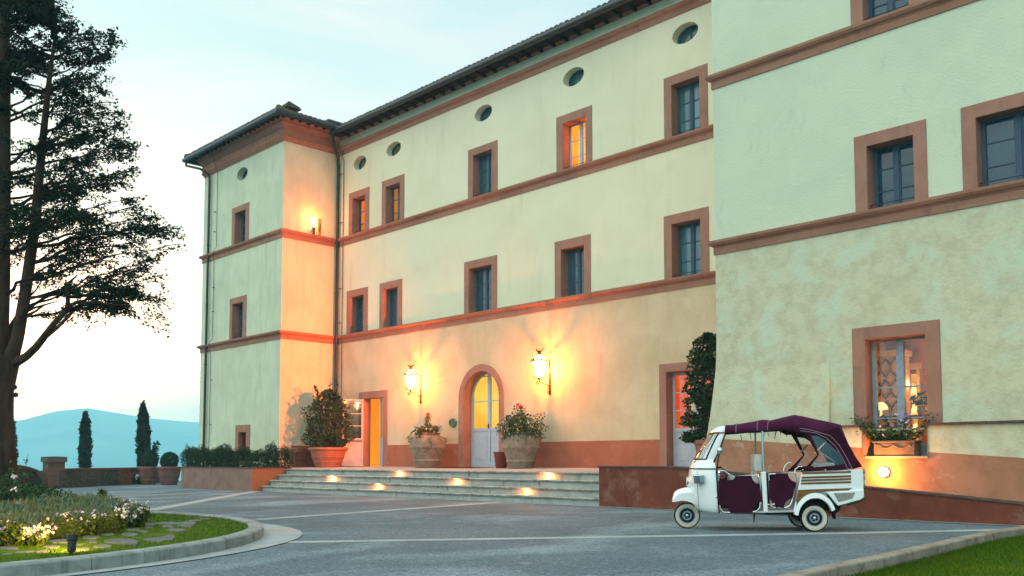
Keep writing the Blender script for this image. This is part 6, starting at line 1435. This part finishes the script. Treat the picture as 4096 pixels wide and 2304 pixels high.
m = MB()     # trim line below the cowl, black seal along the door edge
zt_ = tq(500, 665, YN)[1]
ring = U(tq(408, 665, YN*.75)[0] - .006, tq(636, 672, YN)[0], .573, zt_); ring = [(x, y*1.008, z) for x, y, z in ring]; m.tube(ring, .011, 6); TB(m, 'trim_strip', blk, fb)
m = MB(); m.tube(tl([(735, 318), (700, 400), (660, 560), (642, 690), (650, 850), (660, 1000), (668, 1098)], YN - .004), .013, 6); TB(m, 'door_seal', blk, fb)
for sg in (-1, 1):
    m = MB(); m.tube([(x + .004, sg*(abs(y) + .012), z) for x, y, z in tl([(452, 690), (452, 760), (456, 850), (462, 940), (470, 1040), (480, 1080)], -.565)], .004, 5); TB(m, 'panel_seam', blk, fb)
    p = tl([(640, 938)], -.60)[0]; m = MB(); m.lathe([(.016, sg*.597), (.016, sg*.612), (0, sg*.616)], (p[0], 0, p[2]), 10, 'y'); TB(m, 'door_catch', chrome, fb)
# --- windscreen: glass shell, white pillars, black gasket
wr = [(572, 448, 628, .47), (500, 486, 650, .475), (420, 533, 680, .475), (350, 578, 706, .47), (315, 608, 722, .465)]
G = []
for py, xf, xb, hw in wr:
    z = tq(600, py, YN)[1]; G.append(U(tq(xf, py, YN*.75)[0], tq(xb, py, YN*.8)[0], hw, z, 2.9, 28))
n = len(G[0]); a0, a1 = 3, n - 4
m = MB(); m.loft([r[a0:a1+1] for r in G], closed=False, cap=False); TB(m, 'windscreen', wind, smooth=True)
m = MB()
for sl_ in (slice(0, a0 + 1), slice(a1, n)): m = MB(); m.loft([r[sl_] for r in G], closed=False, cap=False); m.loft([[(x + .012, y*.96, z) for x, y, z in r[sl_]] for r in G], closed=False, cap=False); TB(m, 'screen_pillar', wht, smooth=True)
m = MB(); lp_ = [G[0][i] for i in range(a0, a1 + 1)] + [r[a1] for r in G] + [G[-1][i] for i in range(a1, a0 - 1, -1)] + [r[a0] for r in G[::-1]]; m.tube([(x - .004, y*1.006, z) for x, y, z in lp_], .013, 6); TB(m, 'gasket', blk)
top = [(315, 606, 722, .468), (300, 610, 726, .47), (275, 625, 730, .46), (255, 655, 732, .42), (246, 690, 733, .34)]
m = MB(); rings = [U(tq(xf, py, YN*.75)[0], tq(xb, py, YN*.8)[0], hw, tq(650, py, YN*.8)[1], 2.8) for py, xf, xb, hw in top]; m.loft(rings, closed=False, cap=False); m.add(rings[-1], [tuple(range(len(rings[-1])))]); TB(m, 'header', wht, smooth=True)
m = MB(); m.tube([(x - .01, y*1.02, z) for x, y, z in rings[0]], .012, 6); TB(m, 'header_lip', mat('copper_lip', (.25, .14, .09), rough=.3, metal=.6))
# --- nose cowl with headlight, mudguard
m = MB(); xs_ = [(405, 655), (388, 690), (370, 740), (355, 780), (352, 830), (380, 838), (425, 832), (425, 655)]
x0n = tq(430, 700, 0)[0]
rg = []
for py, xf, hw in ((640, 408, .16), (690, 388, .20), (740, 370, .22), (790, 354, .21), (825, 350, .19), (838, 360, .17)): rg.append(U(tq(xf, py, 0)[0], x0n + .25, hw, tq(400, py, 0)[1], 2.3))
m.loft(rg, closed=False, cap=False); m.add(rg[0], [tuple(range(len(rg[0])))]); m.add(rg[-1], [tuple(range(len(rg[-1])))[::-1]]); TB(m, 'nose_cowl', wht, smooth=True)
hx, hz_ = tq(356, 790, 0); m = MB(); m.lathe([(0, -.012), (.05, -.01), (.075, 0), (.085, .012), (.085, .05)], (hx, 0, hz_), 20, 'x'); hl = TB(m, 'headlight', mat('lamp_glass', (.55, .58, .58), rough=.08, spec=.8, scale=9), smooth=True); m = MB(); m.lathe([(.086, .0), (.097, .005), (.097, .04), (.086, .045)], (hx, 0, hz_), 20, 'x', cap=False); TB(m, 'rim', chrome, hl, smooth=True)
# mudguard over the front wheel
cxw, _z = tq(357, 1110, 0); RW = .232
m = MB(); rg = []
prof_out = [(215, 982), (216, 950), (232, 895), (262, 868), (300, 853), (350, 842), (400, 836), (440, 832)]
prof_in = [(218, 982), (245, 978), (300, 968), (350, 972), (395, 988), (420, 1010), (452, 1018), (462, 1018)]
for k in range(9):
    u = -1 + k/4; yy_ = .185*u; sc = 1 - abs(u)**3*.30
    o = []
    for (a, b), (c, d_) in zip(prof_out, prof_in):
        xo, zo = tq(a, b, 0); xi_, zi = tq(c, d_, 0); o.append((xi_ + (xo - xi_)*sc, yy_, zi + (zo - zi)*sc))
    rg.append(o)
m.loft(rg, closed=False, cap=False)
for r in (rg[0], rg[-1]):
    inner = [(tq(c, d_, 0)[0], r[0][1], tq(c, d_, 0)[1]) for c, d_ in prof_in]; m.loft([r, inner], closed=False, cap=False)
TB(m, 'front_mudguard', wht, smooth=True)
# --- wheels
def wheel(x, y, nm):
    m = MB(); R_, w_ = RW, .055
    m.lathe([(R_*.62, -w_*.8), (R_*.80, -w_*1.02), (R_*.93, -w_*.95), (R_*.985, -w_*.6), (R_, -w_*.25), (R_, w_*.25), (R_*.985, w_*.6), (R_*.93, w_*.95), (R_*.8, w_*1.02), (R_*.62, w_*.8)], (x, y, R_), 40, 'y'); w0 = TB(m, nm, blk, smooth=True)
    for sg in (-1, 1):
        m = MB(); m.lathe([(R_*.60, sg*w_*.84), (R_*.66, sg*w_*1.02), (R_*.78, sg*w_*1.08), (R_*.90, sg*w_*1.03)], (x, y, R_), 40, 'y', cap=False); TB(m, 'whitewall', cream_t, w0, smooth=True)
        m = MB(); m.lathe([(0, sg*w_*.98), (R_*.10, sg*w_*.98), (R_*.13, sg*w_*.80), (R_*.22, sg*w_*.74), (R_*.30, sg*w_*.9), (R_*.36, sg*w_*.88), (R_*.42, sg*w_*.55), (R_*.52, sg*w_*.55), (R_*.555, sg*w_*.95), (R_*.60, sg*w_*1.0), (R_*.615, sg*w_*.84)], (x, y, R_), 36, 'y', cap=False); rim_ = TB(m, 'rim', rim_m, w0, smooth=True)
        m = MB()
        for k in range(5): a = 2*PI*k/5; m.lathe([(.010, sg*w_*.6), (.010, sg*w_*1.0), (0, sg*w_*1.02)], (x + math.cos(a)*R_*.24, y, R_ + math.sin(a)*R_*.24), 8, 'y')
        TB(m, 'wheel_nuts', chrome, w0); m = MB(); m.lathe([(R_*.11, sg*w_*.9), (R_*.10, sg*w_*1.15), (R_*.05, sg*w_*1.25), (0, sg*w_*1.27)], (x, y, R_), 16, 'y'); TB(m, 'hub_cap', chrome, w0, smooth=True)
    return w0
wheel(cxw, 0.0, 'front_wheel'); xr = tq(1590, 1138, YN)[0]; wheel(xr, -.545, 'rear_wheel'); wheel(xr, .545, 'rear_wheel')
# --- indicator lamp, mirror, wiper
m = MB(); a = tl([(418, 722), (515, 718), (520, 806), (425, 810)], -.61)
m.prism([(x, -.50, z) for x, y, z in a], (0, -.145, 0)); il = TB(m, 'indicator_lamp', chrome, bevel=.02, seg=3)
m = MB(); a = tl([(432, 735), (478, 732), (480, 796), (436, 798)], -.62); m.prism([(x, -.63, z) for x, y, z in a], (0, -.022, 0)); TB(m, 'lens', mat('grey_lens', (.12, .13, .14), rough=.1, scale=60), il, bevel=.006)
mx_, mz_ = tq(676, 488, -.70); m = MB(); m.sphere((mx_, -.72, mz_), .062, 16, (.85, .6, 1)); mi = TB(m, 'mirror', chrome, smooth=True); m = MB(); m.tube([(mx_ - .01, -.70, mz_ - .02), tl([(640, 545)], -.66)[0], tl([(618, 600)], -.60)[0]], [.010, .012, .018], 7); TB(m, 'stalk', blk, mi)
m = MB(); m.tube(tl([(432, 598), (445, 530), (490, 485)], -.25), .006, 5); m.tube(tl([(425, 600), (440, 590)], -.25), .015, 6); TB(m, 'wiper', blk)
# --- floor, sill, B pillar
def slab(name, pts, y0, y1, m_, parent=None, bevel=.006): m = MB(); m.prism([(x, y0, z) for x, _, z in tl(pts, YN)], (0, y1 - y0, 0)); return TB(m, name, m_, parent, bevel=bevel)
slab('floor', [(640, 1082), (1410, 1062), (1412, 1084), (660, 1104)], -.58, .58, mat('floor_white', (.5, .5, .48)), bevel=.004)
slab('underbody', [(700, 1100), (1420, 1085), (1880, 985), (1850, 1060), (1420, 1120), (1200, 1112)], -.42, .42, dark)
slab('axle', [(1480, 1120), (1680, 1120), (1680, 1165), (1480, 1165)], -.50, .50, dark); m = MB(); m.tube([(cxw, .10, RW), (cxw, .10, .34), (cxw + .14, .06, .52)], .03, 8); TB(m, 'front_fork', dark)
for sg in (-1, 1):
    m = MB(); a = tl([(1073, 692), (1122, 692), (1142, 1086), (1098, 1088)], YN); y_a = sg*.60; m.prism([(x, y_a, z) for x, _, z in a], (0, -sg*.14, 0)); TB(m, 'door_pillar', wht, bevel=.015)
# --- canvas doors
def door(pts, tube, yy_, sides=(-1, 1)):
    for sg in sides:
        m = flat_with_holes([(x, z) for x, _, z in tl(pts, YN)], [], lambda a, b: (a, sg*yy_, b)); o = TB(m, 'door_canvas', canv); q = o.modifiers.new('solid', 'SOLIDIFY'); q.thickness = .012; q.offset = 0
        m = MB(); tp_ = [(x, sg*(yy_ - .012), z) for x, _, z in tl(tube, YN)]; m.tube(tp_ + [tp_[0]], .014, 8); TB(m, 'door_rail', chrome, o, smooth=True)
def qarc(cx_, cy_, r, a0_, a1_, n=7): return [(cx_ + r*math.cos(RAD(a0_ + (a1_ - a0_)*i/n)), cy_ + r*math.sin(RAD(a0_ + (a1_ - a0_)*i/n))) for i in range(n + 1)]
door([(660, 780), (800, 770), (822, 745), (822, 732), (975, 728)] + qarc(1070, 725, 90, 175, 95) + [(1078, 985)] + qarc(1085, 1070, 88, 268, 185) + [(990, 1090), (790, 1092)] + qarc(685, 1105, 92, -10, -80) + [(662, 1015)],
     [(660, 685), (720, 685), (760, 715), (800, 738), (990, 728), (1040, 740), (1062, 790), (1070, 960), (1062, 1040), (1030, 1075), (980, 1084), (790, 1090), (710, 1085), (675, 1050), (668, 1000), (662, 800)], .605)
door([(1145, 780)] + qarc(1145, 712, 66, 92, 5) + [(1215, 708), (1335, 705)] + qarc(1425, 700, 95, 175, 110) + [(1412, 800), (1375, 950)] + qarc(1385, 1040, 90, -95, -178) + [(1295, 1042), (1215, 1045)] + qarc(1135, 1045, 82, 0, -70) + [(1152, 955)],
     [(1145, 716), (1250, 712), (1370, 706), (1408, 715), (1418, 760), (1400, 860), (1372, 980), (1350, 1022), (1310, 1040), (1200, 1042), (1172, 1022), (1160, 960)], .605)
# --- seats
def seat(x0, x1, z0, z1, y0, y1, m_, nm): m = MB(); m.box(x0, x1, y0, y1, z0, z1); return TB(m, nm, m_, bevel=.03, seg=3)
a = tq(992, 525, -.25); b = tq(1072, 688, -.25); seat(a[0], b[0], b[1], a[1], -.42, .02, white_seat, 'driver_backrest')
seat(a[0] - .42, b[0] - .02, b[1] - .22, b[1] - .08, -.42, .02, white_seat, 'driver_seat'); seat(a[0] - .40, b[0] - .04, .28, b[1] - .22, -.38, -.02, dark, 'seat_base')
a = tq(1640, 640, 0); seat(a[0], a[0] + .14, .68, 1.18, -.54, .54, white_seat, 'rear_backrest'); seat(a[0] - .46, a[0], .56, .70, -.54, .54, white_seat, 'rear_seat'); seat(a[0] - .42, a[0] - .02, .30, .56, -.5, .5, dark, 'seat_base')
# steering column and bar
m = MB(); p0 = tq(560, 760, 0); p1 = tq(620, 660, 0); m.tube([(p0[0], 0, p0[1] - .25), (p1[0], 0, p1[1])], .025, 8); m.tube([(p1[0] + .08, -.30, p1[1] + .02), (p1[0], -.12, p1[1] + .01), (p1[0], .12, p1[1] + .01), (p1[0] + .08, .30, p1[1] + .02)], .016, 8); TB(m, 'handlebar', blk)
# --- rear body
rear = [(1470, 698), (1700, 690), (2040, 664), (2056, 668), (2064, 720), (2066, 850), (2064, 935), (2035, 955), (1812, 1020), (1782, 965), (1730, 910), (1660, 880), (1590, 872), (1520, 885), (1460, 925), (1420, 985), (1408, 1084), (1386, 1086), (1424, 880)]
m = MB(); m.prism(tl(rear, YN), (0, 1.20, 0)); rb_ = TB(m, 'rear_body', wht, bevel=.018, seg=3)
for sg in (-1, 1):
    for y0_ in (698, 740, 768, 797):
        k_ = (y0_ - 698)
        pts = [(1468 - k_*.12, y0_), (1940, y0_ - 14), (1941, y0_ + 5), (1466 - k_*.12, y0_ + 19)]
        m = MB(); m.prism([(x, sg*.600, z) for x, _, z in tl(pts, YN)], (0, sg*.012, 0)); TB(m, 'wooden_slat', wood, rb_, bevel=.003, seg=1)
    pts = [(1430, 868), (1952, 850), (1920, 872), (1700, 884), (1590, 890), (1520, 912), (1455, 960), (1405, 985)]
    m = MB(); m.prism([(x, sg*.601, z) for x, _, z in tl(pts, YN)], (0, sg*.008, 0)); TB(m, 'wooden_band', wood, rb_)
    # wheel arch
    cxa, cza = 1592, 1140; oa = [(cxa + 203*math.cos(RAD(a_)), cza + 248*math.sin(RAD(a_))*.98) for a_ in range(-172, -15, 8)]; ia = [(cxa + 168*math.cos(RAD(a_)), cza + 195*math.sin(RAD(a_))) for a_ in range(-172, -15, 8)]
    O_, I_ = tl(oa, YN), tl(ia, YN); m = MB()
    m.loft([[(x, sg*.52, z) for x, _, z in O_], [(x, sg*.60, z) for x, _, z in O_], [(x, sg*.655, z) for x, _, z in O_], [(x, sg*.665, z) for x, _, z in I_], [(x, sg*.52, z) for x, _, z in I_]], closed=False, cap=False)
    TB(m, 'wheel_arch', wht, rb_, smooth=True)
    # quarter panel with mesh insert
    pts = [(1700, 888), (1950, 872), (2060, 862), (2064, 935), (2030, 962), (1812, 1022), (1785, 990)]
    m = MB(); m.prism([(x, sg*.598, z) for x, _, z in tl(pts, YN)], (0, sg*.045, 0)); qp = TB(m, 'quarter_panel', wht, rb_, bevel=.014, seg=2)
    pts = [(1768, 900), (1976, 892), (1950, 950), (1815, 985)]; m = MB(); m.prism([(x, sg*.640, z) for x, _, z in tl(pts, YN)], (0, sg*.008, 0)); TB(m, 'mesh_insert', meshp, qp)
    for yy_, mm in ((690, 'red'), (748, 'amber'), (800, 'white')):
        p = tl([(2050, yy_)], -.46)[0]; m = MB(); m.lathe([(.055, -.02), (.055, .03), (.045, .045), (0, .05)], (p[0], sg*.46, p[2]), 16, 'x'); TB(m, 'tail_light', mat('tail_' + mm, {'red': (.45, .25, .22), 'amber': (.5, .36, .24), 'white': (.55, .55, .5)}[mm], rough=.15, spec=.6, scale=3), rb_, smooth=True)
    m = MB(); a = tl([(1772, 1058), (1790, 1058), (1794, 1150), (1776, 1148)], YN); m.prism([(x, sg*.62, z) for x, _, z in a], (0, -sg*.16, 0)); TB(m, 'mud_flap', blk)
slab('exhaust', [(1800, 1020), (1890, 990), (1860, 1075), (1810, 1115)], -.40, .10, dark); m = MB(); m.tube(tl([(1900, 1005), (2010, 975), (2075, 945)], -.35), .035, 8); TB(m, 'tail_pipe', mat('rusty_pipe', (.12, .09, .03), rough=.6), smooth=True)
m = MB(); a = tl([(998, 1090), (1020, 1090), (1008, 1185), (1000, 1185)], -.35); m.prism([(x, -.36, z) for x, _, z in a], (0, .03, 0)); TB(m, 'side_stand', mat('rust', (.16, .06, .035), rough=.8))
# --- posts, hand rails
m = MB(); m.tube(tl([(1084, 298), (1096, 690)], -.55), .018, 10); TB(m, 'roof_post', chrome, smooth=True)
m = MB(); m.tube(tl([(1016, 310), (1018, 520), (1020, 690)], .50), .016, 10); TB(m, 'roof_post', mat('brassy_post', (.35, .28, .16), rough=.2, metal=.9), smooth=True)
for y_ in (-.50, .50):
    m = MB(); m.tube(tl([(1290, 690), (1300, 640), (1335, 605), (1365, 610)], y_), .013, 8); m.tube(tl([(1395, 700), (1405, 665), (1440, 642), (1470, 645)], y_), .013, 8); TB(m, 'hand_rail', chrome, smooth=True)
for y_ in (.60,):
    m = MB(); m.tube(tl([(655, 650), (700, 660), (740, 690), (800, 700)], y_), .013, 8); TB(m, 'hand_rail', chrome, smooth=True)
m = MB(); m.tube(tl([(1450, 510), (1530, 430)], .45), .012, 8); m.tube(tl([(1590, 515), (1712, 392)], -.50), .012, 8); m.tube(tl([(1640, 500), (1835, 628)], -.50), .010, 8); TB(m, 'hood_frame', chrome, smooth=True)
# --- canopy
ST = [(722, 246, 318, .50), (800, 244, 318, .53), (830, 236, 318, .56), (930, 222, 308, .58), (1035, 205, 300, .59), (1085, 200, 297, .595), (1135, 205, 295, .60), (1250, 176, 288, .605), (1370, 149, 281, .605), (1450, 163, 282, .605), (1600, 196, 330, .605), (1700, 216, 392, .605), (1812, 240, 500, .60)]
def arch_(x, zt, ze, hw, n=18):
    out = []
    for i in range(n + 1):
        u = -1 + 2*i/n; k = abs(u); out.append((x, hw*math.sin(u*PI/2), ze + (zt - ze)*(max(0, 1 - k**3.2))**.62))
    return out
rg = []
for px, yt, ye, hw in ST:
    zt_ = tq(px, yt, 0)[1]; x_ = tq(px, yt, 0)[0]; ze = tq(px, ye, -hw)[1]; xe = tq(px, ye, -hw)[0]; r = arch_(x_, zt_, ze, hw); r = [(xe + (x_ - xe)*min(1, (1 - abs(y/hw)**2)*1.2), y, z + .006*noise.noise((x_*6, y*5, 3))) for x, y, z in r]; rg.append(r)
last = rg[-1]
xb_, zb_ = tq(2052, 642, YN); rear_e = [(xb_, y, zb_ + .03*(1 - (y/.6)**2)) for x, y, z in last]
rmid = [((x*.48 + xr_*.52), y, z*.44 + zr_*.56) for (x, y, z), (xr_, yr_, zr_) in zip(last, rear_e)]
m = MB(); m.loft(rg + [rmid, rear_e], closed=False, cap=False); cn_ = TB(m, 'canopy', canv_t, smooth=True, bevel=None); q = cn_.modifiers.new('solid', 'SOLIDIFY'); q.thickness = .012
for k, r_ in ((1, rg[2]), (4, rg[4]), (6, rg[6])): m = MB(); m.tube([(x, y*1.006, z + .007) for x, y, z in r_], .0055, 5); TB(m, 'seam', stitch, cn_)
m = MB(); m.loft([[(x, y*1.01, z + .010) for x, y, z in r_] for r_ in (rg[4], rg[5], rg[6])], closed=False, cap=False); TB(m, 'strap_band', canv_t, cn_, smooth=True)
# side curtains with clear windows
side_o = [(1372, 283), (1448, 272), (1600, 285), (1812, 243), (1900, 390), (1985, 545), (2054, 642), (1950, 668), (1700, 682), (1452, 694), (1535, 620), (1618, 535), (1590, 495), (1500, 330), (1440, 335), (1480, 440)]
side_o = [(1372, 283), (1448, 276), (1560, 300), (1700, 300), (1818, 262), (1900, 392), (1985, 547), (2052, 644), (1950, 668), (1700, 682), (1452, 694), (1530, 622), (1618, 528), (1585, 470), (1495, 318), (1440, 320)]
win_o = [(1556, 342), (1640, 352), (1722, 388), (1800, 470), (1850, 560), (1873, 612), (1862, 624), (1700, 640), (1572, 650), (1552, 636), (1612, 560), (1634, 525), (1600, 440)]
for sg in (-1, 1):
    w2_ = [(x, z) for x, _, z in tl(win_o, YN)]
    m = flat_with_holes([(x, z) for x, _, z in tl(side_o, YN)], [w2_], lambda a, b: (a, sg*.598, b)); o = TB(m, 'side_curtain', canv); q = o.modifiers.new('solid', 'SOLIDIFY'); q.thickness = .014; q.offset = 0
    m = MB(); m.add([(x, sg*.598, z) for x, z in w2_], [tuple(range(len(w2_)))]); TB(m, 'clear_window', vinyl, o)
    m = MB()
    for pl_ in ([(1452, 296), (1600, 318), (1700, 365), (1790, 445), (1860, 560), (1905, 660), (1950, 666)], [(1445, 272), (1560, 292), (1740, 345), (1830, 440), (1900, 560), (1952, 662)]): m.tube([(x, sg*.608, z) for x, _, z in tl(pl_, YN)], .0055, 5)
    TB(m, 'seam', stitch, o)
    m = MB()
    for px in (1476, 1692, 1915): p = tl([(px, 676)], YN)[0]; m.lathe([(.012, sg*.605), (.012, sg*.612), (0, sg*.614)], (p[0], 0, p[2]), 8, 'y')
    TB(m, 'press_studs', chrome, o)
    m = MB()
    for a_, b_ in (((965, 318), (975, 382)), ((1225, 292), (1205, 332)), ((1250, 290), (1258, 336)), ((1332, 286), (1318, 356))): m.tube([tl([p], YN)[0][:1] + (sg*.59,) + tl([p], YN)[0][2:] for p in (a_, ((a_[0] + b_[0])/2 + 6, (a_[1] + b_[1])/2), b_)], .006, 4)
    TB(m, 'tie_straps', canv)

# ------------------------------------------------------------------ dusk haze over the valley
hz = MB(); hz.box(-3600, 3600, -3600, 3600, -84, 200)
hm_ = bpy.data.materials.new('haze_air'); hm_.use_nodes = True; t_ = hm_.node_tree; t_.nodes.clear()
v_ = t_.nodes.new('ShaderNodeVolumePrincipled'); o_ = t_.nodes.new('ShaderNodeOutputMaterial'); t_.links.new(v_.outputs[0], o_.inputs['Volume'])
v_.inputs['Color'].default_value = (.48, .94, 1.0, 1); v_.inputs['Density'].default_value = HAZE_D; v_.inputs['Anisotropy'].default_value = 0.0
ho = hz.build('haze', hm_); tag(ho, kind='stuff'); ho.visible_shadow = True
